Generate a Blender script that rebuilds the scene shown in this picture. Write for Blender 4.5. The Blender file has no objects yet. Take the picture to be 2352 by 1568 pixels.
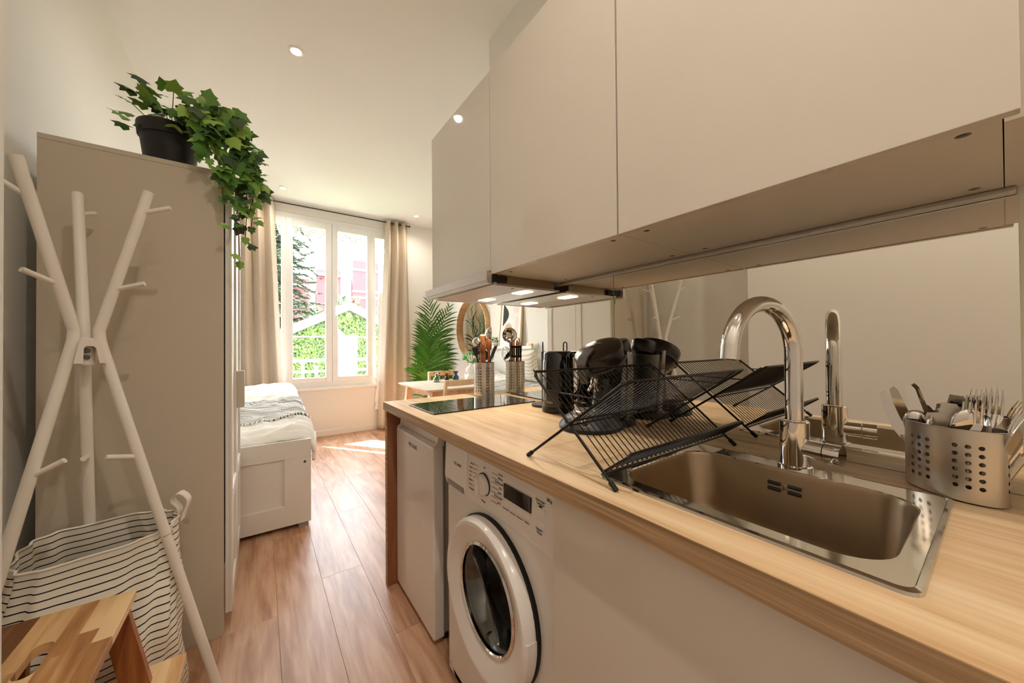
import bpy, bmesh, math, random
from mathutils import Matrix, Vector, Euler, noise
random.seed(7)
C = bpy.context.scene.collection
SC = bpy.context.scene
V = Vector
PI = math.pi
# ---------------------------------------------------------------- camera, world, sun, exposure
yaw, pit, rol, FPX = 0.619407668, 0.00914032, -0.00800386, 810.43
fw = V((math.sin(yaw) * math.cos(pit), math.cos(yaw) * math.cos(pit), math.sin(pit)))
r0 = V((math.cos(yaw), -math.sin(yaw), 0)); u0 = r0.cross(fw)
rt = math.cos(rol) * r0 + math.sin(rol) * u0
up = -math.sin(rol) * r0 + math.cos(rol) * u0
cam = bpy.data.cameras.new('camera'); camo = bpy.data.objects.new('camera', cam); C.objects.link(camo)
cam.sensor_fit = 'HORIZONTAL'; cam.sensor_width = 36; cam.lens = 36 * FPX / 2352; cam.clip_start = .02; cam.clip_end = 300
m = Matrix.Identity(4)
for i, c in enumerate((rt, up, -fw)):
    for j in range(3): m[j][i] = c[j]
m.translation = (0, 0, 1.17); camo.matrix_world = m
SC.camera = camo
w = bpy.data.worlds.new('sky'); SC.world = w; w.use_nodes = True
bg = w.node_tree.nodes['Background']; bg.inputs[0].default_value = (.84, .92, 1, 1); bg.inputs[1].default_value = 9.0
def light(name, kind, loc, rot, energy, col=(1, 1, 1), **kw):
    l = bpy.data.lights.new(name, kind); l.energy = energy; l.color = col
    for k, v in kw.items(): setattr(l, k, v)
    o = bpy.data.objects.new(name, l); C.objects.link(o); o.location = loc; o.rotation_euler = rot
    return o
sun = light('sun', 'SUN', (0, 9, 9), (0, 0, 0), 16, (1, .97, .93), angle=.009)
sun.rotation_euler = V((.405, -.55, -.753)).to_track_quat('-Z', 'Y').to_euler()
po = light('window_portal', 'AREA', (.82, 5.3, 1.75), (-PI / 2, 0, 0), 1, shape='RECTANGLE', size=1.5, size_y=2.2)
po.data.cycles.is_portal = True
SC.view_settings.view_transform = 'Standard'; SC.view_settings.look = 'None'
SC.view_settings.gamma = 1; SC.view_settings.use_curve_mapping = False
SC.view_settings.exposure = 1.43
SC.cycles.max_bounces = 12; SC.cycles.diffuse_bounces = 6; SC.cycles.glossy_bounces = 8; SC.cycles.transmission_bounces = 8
SC.cycles.sample_clamp_indirect = 6; SC.cycles.caustics_reflective = False; SC.cycles.caustics_refractive = False

# ---------------------------------------------------------------- materials
def lin(c):
    return tuple((x / 255 / 12.92 if x / 255 <= .04045 else ((x / 255 + .055) / 1.055) ** 2.4) for x in c[:3]) + (1,)
MATS = {}
def M(name, col, rough=.5, metal=0, spec=.5, trans=0, ior=1.45, coat=0, var=None, bump=None, emis=None, aniso=0, sheen=0, hue=None, sss=0):
    """principled material; var=(scale, amount, stretch xyz) noise on the colour, bump=(scale, strength, stretch), hue = random value per object"""
    m = bpy.data.materials.new(name); m.use_nodes = True; MATS[name] = m
    nt = m.node_tree; N = nt.nodes; L = nt.links; p = N['Principled BSDF']; I = p.inputs
    I['Base Color'].default_value = lin(col); I['Roughness'].default_value = rough; I['Metallic'].default_value = metal
    I['Specular IOR Level'].default_value = spec; I['Transmission Weight'].default_value = trans; I['IOR'].default_value = ior
    I['Coat Weight'].default_value = coat; I['Coat Roughness'].default_value = .03; I['Anisotropic'].default_value = aniso
    I['Sheen Weight'].default_value = sheen
    if emis: I['Emission Color'].default_value = lin(emis[0]); I['Emission Strength'].default_value = emis[1]
    tc = None
    def coords(stretch):
        nonlocal tc
        tc = tc or N.new('ShaderNodeTexCoord')
        mp = N.new('ShaderNodeMapping'); L.new(tc.outputs['Object'], mp.inputs[0]); mp.inputs['Scale'].default_value = stretch
        return mp
    if var:
        mp = coords(var[2] if len(var) > 2 else (1, 1, 1))
        n = N.new('ShaderNodeTexNoise'); n.inputs['Scale'].default_value = var[0]; n.inputs['Detail'].default_value = 5; L.new(mp.outputs[0], n.inputs[0])
        r = N.new('ShaderNodeMapRange'); r.inputs[1].default_value = .3; r.inputs[2].default_value = .7; r.inputs[3].default_value = 1 - var[1]; r.inputs[4].default_value = 1 + var[1]
        L.new(n.outputs[0], r.inputs[0])
        h = N.new('ShaderNodeHueSaturation'); h.inputs['Color'].default_value = lin(col); L.new(r.outputs[0], h.inputs['Value']); L.new(h.outputs[0], I['Base Color'])
    if hue:
        oi = N.new('ShaderNodeObjectInfo'); r = N.new('ShaderNodeValToRGB'); L.new(oi.outputs['Random'], r.inputs[0])
        e = r.color_ramp.elements; e[0].color = lin(hue[0]); e[1].color = lin(hue[-1])
        for k, c in enumerate(hue[1:-1]):
            q = e.new((k + 1) / (len(hue) - 1)); q.color = lin(c)
        L.new(r.outputs[0], I['Base Color'])
    if bump:
        mp = coords(bump[2] if len(bump) > 2 else (1, 1, 1))
        n = N.new('ShaderNodeTexNoise'); n.inputs['Scale'].default_value = bump[0]; n.inputs['Detail'].default_value = 4; L.new(mp.outputs[0], n.inputs[0])
        b = N.new('ShaderNodeBump'); b.inputs['Strength'].default_value = bump[1]; b.inputs['Distance'].default_value = .01
        L.new(n.outputs[0], b.inputs['Height']); L.new(b.outputs[0], I['Normal'])
    return m
def wood(name, cols, grain=(60, 60, 3), rough=.45, rnd=0.0, big=(3, 3, .5), spec=.4, knots=0):
    """grain stretched along one axis; cols dark..light; rnd = shift of tone from object to object"""
    m = bpy.data.materials.new(name); m.use_nodes = True; MATS[name] = m
    nt = m.node_tree; N = nt.nodes; L = nt.links; p = N['Principled BSDF']; I = p.inputs
    I['Roughness'].default_value = rough; I['Specular IOR Level'].default_value = spec
    tc = N.new('ShaderNodeTexCoord'); oi = N.new('ShaderNodeObjectInfo')
    sh = N.new('ShaderNodeVectorMath'); sh.operation = 'ADD'
    sc = N.new('ShaderNodeVectorMath'); sc.operation = 'SCALE'; sc.inputs[0].default_value = (17, 29, 11); L.new(oi.outputs['Random'], sc.inputs['Scale'])
    L.new(tc.outputs['Object'], sh.inputs[0]); L.new(sc.outputs[0], sh.inputs[1])
    def nz(scale, detail, dist=0):
        mp = N.new('ShaderNodeMapping'); mp.inputs['Scale'].default_value = scale; L.new(sh.outputs[0], mp.inputs[0])
        n = N.new('ShaderNodeTexNoise'); n.inputs['Scale'].default_value = 1; n.inputs['Detail'].default_value = detail; n.inputs['Distortion'].default_value = dist
        L.new(mp.outputs[0], n.inputs[0]); return n.outputs[0]
    a = nz(big, 3, 1.2); b = nz(grain, 4)
    def mix(x, y, f):
        q = N.new('ShaderNodeMath'); q.operation = 'MULTIPLY_ADD'; L.new(y, q.inputs[0]); q.inputs[1].default_value = f; L.new(x, q.inputs[2]); return q.outputs[0]
    v = mix(a, b, .55)
    if rnd:
        v = mix(v, oi.outputs['Random'], rnd)
        q = N.new('ShaderNodeMath'); q.operation = 'SUBTRACT'; L.new(v, q.inputs[0]); q.inputs[1].default_value = rnd * .5 if rnd < .5 else rnd * .52; v = q.outputs[0]
    r = N.new('ShaderNodeValToRGB'); L.new(v, r.inputs[0]); e = r.color_ramp.elements
    lo, hi = .55 - rnd * .25, 1.0
    e[0].position = lo; e[0].color = lin(cols[0]); e[1].position = min(hi, 1); e[1].color = lin(cols[-1])
    for k, c in enumerate(cols[1:-1]):
        q = e.new(lo + (min(hi, 1) - lo) * (k + 1) / (len(cols) - 1)); q.color = lin(c)
    out = r.outputs[0]
    if knots:
        mp = N.new('ShaderNodeMapping'); mp.inputs['Scale'].default_value = (9, 2.6, 1); L.new(sh.outputs[0], mp.inputs[0])
        vo = N.new('ShaderNodeTexVoronoi'); vo.inputs['Scale'].default_value = 1; L.new(mp.outputs[0], vo.inputs[0])
        rr = N.new('ShaderNodeMapRange'); rr.inputs[1].default_value = .03; rr.inputs[2].default_value = .16; rr.inputs[3].default_value = knots; rr.inputs[4].default_value = 0; L.new(vo.outputs['Distance'], rr.inputs[0])
        mx = N.new('ShaderNodeMix'); mx.data_type = 'RGBA'; L.new(rr.outputs[0], mx.inputs[0]); L.new(out, mx.inputs[6]); mx.inputs[7].default_value = lin(cols[0]); out = mx.outputs[2]
    L.new(out, I['Base Color'])
    bp = N.new('ShaderNodeBump'); bp.inputs['Strength'].default_value = .08; bp.inputs['Distance'].default_value = .004; L.new(b, bp.inputs['Height']); L.new(bp.outputs[0], I['Normal'])
    return m
def stripes(name, c1, c2, axis, freq, duty, wob=.004, rough=.85, noisef=6, diag=None):
    m = bpy.data.materials.new(name); m.use_nodes = True; MATS[name] = m
    nt = m.node_tree; N = nt.nodes; L = nt.links; p = N['Principled BSDF']; p.inputs['Roughness'].default_value = rough; p.inputs['Specular IOR Level'].default_value = .2
    tc = N.new('ShaderNodeTexCoord'); sep = N.new('ShaderNodeSeparateXYZ'); L.new(tc.outputs['UV' if axis == 'v' else 'Object'], sep.inputs[0])
    n = N.new('ShaderNodeTexNoise'); n.inputs['Scale'].default_value = noisef; L.new(tc.outputs['Object'], n.inputs[0])
    def op(o, a, b):
        q = N.new('ShaderNodeMath'); q.operation = o
        for i, x in enumerate((a, b)):
            if isinstance(x, (int, float)): q.inputs[i].default_value = x
            else: L.new(x, q.inputs[i])
        return q.outputs[0]
    s = op('ADD', sep.outputs['XYZ'.index(axis) if axis in 'XYZ' else 1], op('MULTIPLY', n.outputs[0], wob))
    if diag:
        s = op('ADD', s, op('MULTIPLY', op('PINGPONG', sep.outputs['XYZ'.index(diag[0])], diag[1]), diag[2]))
    f = op('FRACT', op('MULTIPLY', s, freq), 0)
    t = op('LESS_THAN', f, duty)
    mx = N.new('ShaderNodeMix'); mx.data_type = 'RGBA'; L.new(t, mx.inputs[0]); mx.inputs[6].default_value = lin(c1); mx.inputs[7].default_value = lin(c2)
    L.new(mx.outputs[2], p.inputs['Base Color'])
    return m
M('wall_paint', (234, 231, 225), .85, spec=.2, bump=(220, .03))
M('ceiling_paint', (238, 236, 232), .9, spec=.15)
M('trim_white', (236, 233, 227), .4)
M('pvc_white', (238, 238, 238), .35)
M('white_lacquer', (226, 222, 214), .32)
M('wardrobe_shaded', (200, 190, 172), .42)  # wardrobe white with the shade of its unlit side put into the colour
M('gloss_white', (214, 206, 194), .55, spec=.12, coat=.75)
M('carcass', (222, 214, 202), .4)
M('appliance_white', (232, 228, 224), .22, coat=.35)
M('appliance_grey', (150, 146, 142), .4)
M('steel', (205, 200, 192), .3, 1, var=(6, .05, (1, 1, 60)))
M('steel_brushed', (216, 211, 204), .3, 1, aniso=.5)
M('sink_rim', (214, 208, 198), .1, 1)
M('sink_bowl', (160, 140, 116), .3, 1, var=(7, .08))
M('chrome', (226, 224, 222), .06, 1)
M('mirror', (240, 238, 231), .0, 1)
M('glass_edge', (168, 196, 84), .2)
M('hood_reflect_brown', (150, 134, 112), .34, 1)  # plain metal chassis; the brown it reflects is put into the base colour
M('hood_grey', (186, 180, 172), .35, .9)
M('hood_filter', (196, 184, 176), .4, .75)
M('black_gloss', (14, 13, 13), .08, coat=.5)
M('black_satin', (20, 19, 19), .3)
M('black_matte', (16, 15, 15), .6)
M('rack_wire', (30, 24, 22), .35, .3)
M('dark_grey', (62, 62, 66), .4)
M('rubber', (28, 24, 22), .7)
M('kettle_window', (120, 124, 128), .12, coat=.4)
M('brew_head', (34, 28, 24), .26, coat=.15)
M('lever_grey', (74, 70, 68), .38)
M('screw', (96, 96, 94), .35, 1)
M('ink', (48, 46, 50), .6)
M('ink_white', (230, 230, 230), .5)
M('plant_pot', (26, 24, 23), .55)
M('soil', (44, 34, 26), .95)
M('ivy_stem', (96, 66, 44), .7)
M('ivy_leaf', (60, 120, 40), .5, hue=((48, 70, 38), (74, 122, 44), (116, 164, 58), (158, 192, 86)), sheen=.1)
M('palm_green', (70, 112, 40), .6, spec=.15, var=(7, .4))
M('pilea', (86, 150, 62), .45)
M('rack_white', (236, 230, 220), .4)
M('curtain', (206, 192, 174), .85, spec=.15, var=(40, .04), bump=(300, .1))
M('curtain_lining', (244, 240, 232), .8)
M('bedding', (244, 242, 238), .85, spec=.15, bump=(9, .7, (1, 2.2, 1)))
M('cushion', (232, 222, 208), .9, spec=.1)
def clear_glass(name, tint=(255, 255, 255), refl=.06):
    m = bpy.data.materials.new(name); m.use_nodes = True; MATS[name] = m
    nt = m.node_tree; N = nt.nodes; L = nt.links; N.remove(N['Principled BSDF'])
    t = N.new('ShaderNodeBsdfTransparent'); t.inputs[0].default_value = lin(tint); g = N.new('ShaderNodeBsdfGlossy'); g.inputs['Roughness'].default_value = .01
    f = N.new('ShaderNodeLayerWeight'); w_ = N.new('ShaderNodeMath'); w_.operation = 'POWER'; w_.inputs[1].default_value = 5; L.new(f.outputs['Facing'], w_.inputs[0])
    r = N.new('ShaderNodeMapRange'); r.inputs[3].default_value = refl * .5; r.inputs[4].default_value = .7; L.new(w_.outputs[0], r.inputs[0])
    x = N.new('ShaderNodeMixShader'); L.new(r.outputs[0], x.inputs[0]); L.new(t.outputs[0], x.inputs[1]); L.new(g.outputs[0], x.inputs[2]); L.new(x.outputs[0], N['Material Output'].inputs[0])
clear_glass('glass')
M('glass_clear', (236, 242, 244), .02, trans=1)
M('glass_amber', (190, 104, 60), .02, trans=1)
M('glass_blue', (110, 160, 190), .02, trans=1)
M('tank', (206, 211, 210), .25, trans=.08)
M('ceramic', (240, 236, 230), .45)
M('lace', (176, 170, 162), .8)
M('lamp_glow', (255, 240, 215), .4, emis=((255, 232, 200), 22))
M('hood_glow', (255, 240, 215), .4, emis=((255, 226, 180), 9))
M('spot_ring', (238, 232, 222), .35)
M('paper', (242, 239, 235), .8)
M('art_black', (58, 54, 54), .8); M('art_pink', (232, 214, 207), .8); M('art_rose', (206, 172, 158), .8); M('art_grey', (226, 226, 226), .8); M('art_back', (234, 228, 226), .8)
M('drum_steel', (190, 182, 176), .3, .9)
M('drum_dark', (20, 18, 18), .4, .6)
clear_glass('door_glass', (190, 194, 196), .3)
M('house_white', (190, 184, 174), .7)
M('cream_panel', (160, 146, 118), .8)
M('facade_pink', (116, 54, 56), .85); M('facade_white', (160, 160, 160), .85); M('far_glass', (120, 130, 140), .2)
M('roof_tile', (150, 110, 90), .9)
M('fir', (92, 104, 82), .8)
M('bark', (96, 78, 64), .9)
M('creeper', (62, 84, 20), .6, var=(2.2, .6))  # noise mixes leaf colour variety with depth shading painted into the foliage
M('bush', (50, 68, 22), .7, var=(1.6, .4))
M('lawn', (60, 84, 44), .9, var=(.5, .2))
wood('floor_wood', ((150, 106, 78), (186, 142, 112), (208, 170, 142)), grain=(70, 5, 1), big=(9, 1.4, 1), rough=.4, rnd=.16, spec=.5, knots=.5)
wood('oak_top', ((206, 168, 126), (226, 194, 152), (238, 212, 176)), grain=(110, 5, 1), big=(12, 1.2, 2), rough=.42)
wood('oak_edge', ((140, 112, 82), (174, 142, 108), (198, 168, 132)), grain=(3, 3, 330), big=(2, 1.5, 60), rough=.5)
wood('panel_brown', ((120, 74, 48), (146, 94, 64), (166, 114, 82)), grain=(40, 90, 4), big=(4, 8, 1), rough=.55)
wood('acacia', ((122, 78, 46), (176, 126, 78), (216, 174, 122), (232, 198, 150)), grain=(60, 5, 60), big=(4, .8, 4), rough=.38, rnd=.85)
wood('acacia_dark', ((112, 62, 32), (158, 96, 52), (196, 134, 82)), grain=(50, 50, 5), big=(6, 6, 1), rough=.4)
wood('birch', ((206, 160, 112), (224, 184, 138), (236, 204, 164)), grain=(60, 60, 6), big=(5, 5, 1), rough=.5)
wood('table_top', ((226, 212, 190), (238, 228, 210)), grain=(50, 6, 2), big=(4, 1, 1), rough=.45)
wood('spoon_wood', ((82, 40, 16), (118, 62, 26), (144, 84, 42)), grain=(60, 60, 8), rough=.5)
wood('mirror_frame', ((196, 146, 94), (214, 168, 118), (226, 186, 140)), grain=(10, 10, 60), big=(4, 4, 8), rough=.5)
stripes('bag_stripes', (232, 224, 208), (34, 30, 40), 'v', 29, .17, .006, noisef=9)
stripes('throw_stripes', (238, 236, 232), (136, 140, 148), 'Y', 62, .42, .004, diag=('X', .009, .35), noisef=30)
stripes('cushion_weave', (240, 232, 220), (206, 192, 172), 'Z', 22, .25, .0, diag=('Y', .06, .8))

# ---------------------------------------------------------------- mesh helpers
class B:
    """collects shapes into one mesh; all coordinates are world unless self.m is set"""
    def __init__(s, m=None): s.bev = False; s.b = bmesh.new(); s.m = m or Matrix.Identity(4)
    def v(s, co): return s.b.verts.new(s.m @ V(co))
    def f(s, vs, mi=0):
        try: f = s.b.faces.new(vs); f.material_index = mi; return f
        except ValueError: return None
    def box(s, x0, x1, y0, y1, z0, z1, bev=0, seg=2, mi=0):
        c = [s.v((x, y, z)) for z in (z0, z1) for y in (y0, y1) for x in (x0, x1)]
        fs = [s.f([c[i] for i in q], mi) for q in ((0, 2, 3, 1), (4, 5, 7, 6), (0, 1, 5, 4), (2, 6, 7, 3), (0, 4, 6, 2), (1, 3, 7, 5))]
        if bev:
            s.bev = True
            es = list({e for f in fs for e in f.edges})
            bmesh.ops.bevel(s.b, geom=es, offset=bev, segments=seg, affect='EDGES', profile=.5, clamp_overlap=True)
        return s
    def tube(s, pts, r, n=8, cap=True, closed=False, flat=None):
        pts = [V(p) for p in pts]; k = len(pts); rr = r if isinstance(r, (list, tuple)) else [r] * k
        rings = []; nrm = None
        for i, p in enumerate(pts):
            if closed: t = (pts[(i + 1) % k] - pts[i - 1])
            else: t = pts[min(i + 1, k - 1)] - pts[max(i - 1, 0)]
            if t.length < 1e-9: t = V((0, 0, 1))
            t.normalize()
            if nrm is None:
                a = V((0, 0, 1)) if abs(t.z) < .9 else V((1, 0, 0)); nrm = t.cross(a).normalized()
            else:
                nrm = nrm - t * nrm.dot(t)
                nrm = nrm.normalized() if nrm.length > 1e-6 else t.orthogonal().normalized()
            bn = t.cross(nrm)
            rings.append([s.v(p + (nrm * math.cos(2 * PI * j / n) + bn * math.sin(2 * PI * j / n) * (flat or 1)) * rr[i]) for j in range(n)])
        for i in range(k if closed else k - 1):
            A, D = rings[i], rings[(i + 1) % k]
            for j in range(n): s.f([A[j], A[(j + 1) % n], D[(j + 1) % n], D[j]])
        if cap and not closed: s.f(rings[0][::-1]); s.f(rings[-1])
        return s
    def lathe(s, prof, o=(0, 0, 0), n=32, rot=None, sx=1, sy=1, a0=0, a1=2 * PI, mi=0):
        """profile [(r,z)] about local z through o"""
        o = V(o); rot = rot or Matrix.Identity(3); full = abs(a1 - a0 - 2 * PI) < 1e-6; k = n if full else n + 1
        rings = []
        for r, z in prof:
            if r < 1e-6: rings.append([s.v(o + rot @ V((0, 0, z)))]); continue
            rings.append([s.v(o + rot @ V((r * sx * math.cos(a0 + (a1 - a0) * j / n), r * sy * math.sin(a0 + (a1 - a0) * j / n), z))) for j in range(k)])
        for A, D in zip(rings, rings[1:]):
            for j in range(n):
                j2 = (j + 1) % k
                if len(A) == 1 and len(D) == 1: continue
                if len(A) == 1: s.f([A[0], D[j2], D[j]], mi)
                elif len(D) == 1: s.f([A[j], A[j2], D[0]], mi)
                else: s.f([A[j], A[j2], D[j2], D[j]], mi)
        return s
    def loft(s, loops, closed=True, cap0=False, cap1=False, mi=0):
        R = [[s.v(p) for p in l] for l in loops]; n = len(R[0])
        for A, D in zip(R, R[1:]):
            for j in range(n if closed else n - 1): s.f([A[j], A[(j + 1) % n], D[(j + 1) % n], D[j]], mi)
        if cap0: s.f(R[0][::-1], mi)
        if cap1: s.f(R[-1], mi)
        return s
    def prism(s, poly, a, b):
        """extrude list of 3d points by vector: poly at a offset to b offset"""
        a, b = V(a), V(b); A = [s.v(V(p) + a) for p in poly]; D = [s.v(V(p) + b) for p in poly]; n = len(poly)
        s.f(A[::-1]); s.f(D)
        for j in range(n): s.f([A[j], A[(j + 1) % n], D[(j + 1) % n], D[j]])
        return s
    def grid(s, fn, nu, nv, uv=False, v0=0):
        G = [[s.v(fn(i / nu, j / nv)) for i in range(nu + 1)] for j in range(nv + 1)]
        lay = s.b.loops.layers.uv.verify() if uv else None
        for j in range(nv):
            for i in range(nu):
                f = s.f([G[j][i], G[j][i + 1], G[j + 1][i + 1], G[j + 1][i]])
                if uv and f:
                    for l, (a, c) in zip(f.loops, ((i, j), (i + 1, j), (i + 1, j + 1), (i, j + 1))): l[lay].uv = (a / nu, v0 + (1 - v0) * c / nv)
        return s
    def build(s, name, mat, parent=None, smooth=35, local=False):
        bmesh.ops.recalc_face_normals(s.b, faces=s.b.faces[:])
        me = bpy.data.meshes.new(name); s.b.to_mesh(me); s.b.free()
        if parent is not None and not local: me.transform(Matrix.Translation(-woff(parent)))
        me.polygons.foreach_set('use_smooth', [True] * len(me.polygons)) if smooth else None
        if smooth: me.set_sharp_from_angle(angle=math.radians(smooth))
        for k in (mat if isinstance(mat, (list, tuple)) else [mat]): me.materials.append(MATS[k])
        o = bpy.data.objects.new(name, me); C.objects.link(o)
        if s.bev and smooth: wn = o.modifiers.new('hard_faces', 'WEIGHTED_NORMAL'); wn.weight = 100; wn.keep_sharp = True
        if parent is not None: o.parent = parent
        return o
def woff(o):
    t = V((0, 0, 0))
    while o is not None: t += V(o.location); o = o.parent
    return t
def tag(o, label=None, cat=None, group=None, kind=None):
    for k, x in (('label', label), ('category', cat), ('group', group), ('kind', kind)):
        if x: o[k] = x
    return o
def thing(name, label, cat, loc=(0, 0, 0), group=None):
    o = bpy.data.objects.new(name, None); C.objects.link(o); o.location = loc; o.empty_display_size = .05
    return tag(o, label, cat, group)
def struct(o): return tag(o, kind='structure')
def recentre(o):
    """move a single-mesh thing's origin to the middle of its base"""
    me = o.data; xs = [v.co for v in me.vertices]
    c = V(((min(v.x for v in xs) + max(v.x for v in xs)) / 2, (min(v.y for v in xs) + max(v.y for v in xs)) / 2, min(v.z for v in xs)))
    me.transform(Matrix.Translation(-c)); o.location = c
    return o
def copy_tree(o, parent=None):
    c = o.copy(); C.objects.link(c); c.parent = parent
    for ch in list(o.children): copy_tree(ch, c)
    return c
def text(name, body, size, loc, parent, mat, xdir=(0, -1, 0), ydir=(0, 0, 1), align='CENTER', ext=.0002):
    cu = bpy.data.curves.new(name, 'FONT'); cu.body = body; cu.size = size; cu.align_x = align; cu.align_y = 'CENTER'; cu.extrude = ext; cu.resolution_u = 3
    cu.materials.append(MATS[mat]); o = bpy.data.objects.new(name, cu); C.objects.link(o); o.parent = parent
    x, y = V(xdir).normalized(), V(ydir).normalized(); z = x.cross(y); mm = Matrix.Identity(4)
    for i, c in enumerate((x, y, z)):
        for j in range(3): mm[j][i] = c[j]
    mm.translation = V(loc) - woff(parent); o.matrix_basis = mm
    return o
def rrect(x0, x1, y0, y1, r, z, n=6):
    """rounded rectangle loop"""
    out = []
    for cx, cy, a in ((x1 - r, y1 - r, 0), (x0 + r, y1 - r, 90), (x0 + r, y0 + r, 180), (x1 - r, y0 + r, 270)):
        for k in range(n + 1):
            t = math.radians(a + 90 * k / n); out.append((cx + r * math.cos(t), cy + r * math.sin(t), z))
    return out
def axis_rot(d):
    """3x3 turning local z to d"""
    return V(d).normalized().to_track_quat('Z', 'Y').to_matrix()
def perforated(b, fn, S, T, cols, rows, hr, n=12):
    """sheet in (s,t), s in 0..S wraps around, round holes of radius hr at the crossings of cols and rows"""
    hw = hr * 1.45
    def cuts(cs, lo, hi):
        e = {lo, hi}
        for c in cs: e.add(c - hw); e.add(c + hw)
        return sorted(e)
    sx = cuts(cols, 0, S); ty = cuts(rows, 0, T); fine = []
    for a, c in zip(sx, sx[1:]):
        k = max(1, int((c - a) / (S / 60))) if not any(abs((a + c) / 2 - q) < 1e-6 for q in cols) else 1
        fine += [a + (c - a) * i / k for i in range(k)]
    fine.append(S); cache = {}
    def vert(x, y):
        x = 0 if abs(x - S) < 1e-7 else x
        key = (round(x, 6), round(y, 6))
        if key not in cache: cache[key] = b.v(fn(x, y))
        return cache[key]
    for a, c in zip(fine, fine[1:]):
        for d, e in zip(ty, ty[1:]):
            mx, my = (a + c) / 2, (d + e) / 2
            if any(abs(mx - q) < 1e-6 for q in cols) and any(abs(my - q) < 1e-6 for q in rows):
                sq = [vert(a, d), vert(c, d), vert(c, e), vert(a, e)]
                ring = [b.v(fn(mx + hr * math.cos(math.radians(225 + 360 * k / n)), my + hr * math.sin(math.radians(225 + 360 * k / n)))) for k in range(n)]
                q = n // 4
                for k in range(4):
                    nxt = sq[(k + 1) % 4]
                    seg = [ring[(k * q + j) % n] for j in range(q + 1)]
                    for j in range(q):
                        b.f([sq[k], seg[j + 1], seg[j]][::-1]) if j < q - 1 else b.f([sq[k], nxt, seg[j + 1], seg[j]])
            else: b.f([vert(a, d), vert(c, d), vert(c, e), vert(a, e)])

def custom_normals(o, fn):
    """smooth normals of a rolled sheet, from its world shape"""
    me = o.data; off_ = woff(o)
    me.normals_split_custom_set_from_vertices([tuple(fn(v.co + off_)) for v in me.vertices])
# ---------------------------------------------------------------- room shell
ZC = 2.98
fl = struct(B().box(-.85, 2.5, -1.75, 5.48, -.06, -.009).build('floor', 'floor_wood', smooth=0))
PW, PL = .19, 1.285
def plank_mesh(w, l):
    b = B(); b.box(-w / 2 + .0003, w / 2 - .0003, -l / 2 + .0003, l / 2 - .0003, -.009, 0, bev=.0006, seg=1)
    return b
base = plank_mesh(PW, PL).build('plank', 'floor_wood', fl, smooth=0)
first = True
for i in range(17):
    x = -.67 + PW * (i + .5) - .03
    off = (i * .437) % 1.0 * PL
    y = -1.6 - off
    while y < 5.18:
        y0, y1 = max(y, -1.6), min(y + PL, 5.18); y += PL
        if y1 - y0 < .05 or (x > 1.2 and y1 < 1.77): continue
        if x + PW / 2 < -.347 and y1 < .96: continue
        o = base if first else base.copy()
        if not first: C.objects.link(o)
        first = False
        o.location = (x, (y0 + y1) / 2, 0); o.scale = (1, (y1 - y0) / PL, 1)
struct(B().box(-.85, 2.5, -1.75, 5.48, ZC, ZC + .1).build('ceiling', 'ceiling_paint', smooth=0))
struct(B().box(-.85, -.67, .965, 5.48, -.06, ZC).build('wall_left', 'wall_paint', smooth=0))
struct(B().box(-.85, -.347, -1.75, .965, -.06, ZC).build('wall_entrance', 'wall_paint', smooth=0))
struct(B().box(-.347, 1.11, -1.75, -1.6, -.06, ZC).build('wall_back', 'wall_paint', smooth=0))
struct(B().box(1.11, 2.5, -1.75, 1.768, -.06, ZC).build('wall_kitchen', 'wall_paint', smooth=0))
struct(B().box(2.29, 2.5, 1.768, 5.48, -.06, ZC).build('wall_right', 'wall_paint', smooth=0))
WX0, WX1, WZ0, WZ1 = -.14, 1.66, .63, 2.85
b = B(); b.box(-.67, WX0, 5.18, 5.48, -.06, ZC); b.box(WX1, 2.29, 5.18, 5.48, -.06, ZC); b.box(WX0, WX1, 5.18, 5.48, -.06, WZ0); b.box(WX0, WX1, 5.18, 5.48, WZ1, ZC)
struct(b.build('wall_window', 'wall_paint', smooth=0))
struct(B().box(-.67, 2.29, 5.166, 5.18, 0, .075, bev=.003).build('baseboard_window', 'trim_white'))
struct(B().box(2.276, 2.29, 1.77, 5.166, 0, .075, bev=.003).build('baseboard_right', 'trim_white'))
struct(B().box(-.67, -.656, .965, 5.166, 0, .075, bev=.003).build('baseboard_left', 'trim_white'))
struct(B().box(-.347, -.333, -1.6, .965, 0, .075, bev=.003).build('baseboard_entrance', 'trim_white'))
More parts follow.
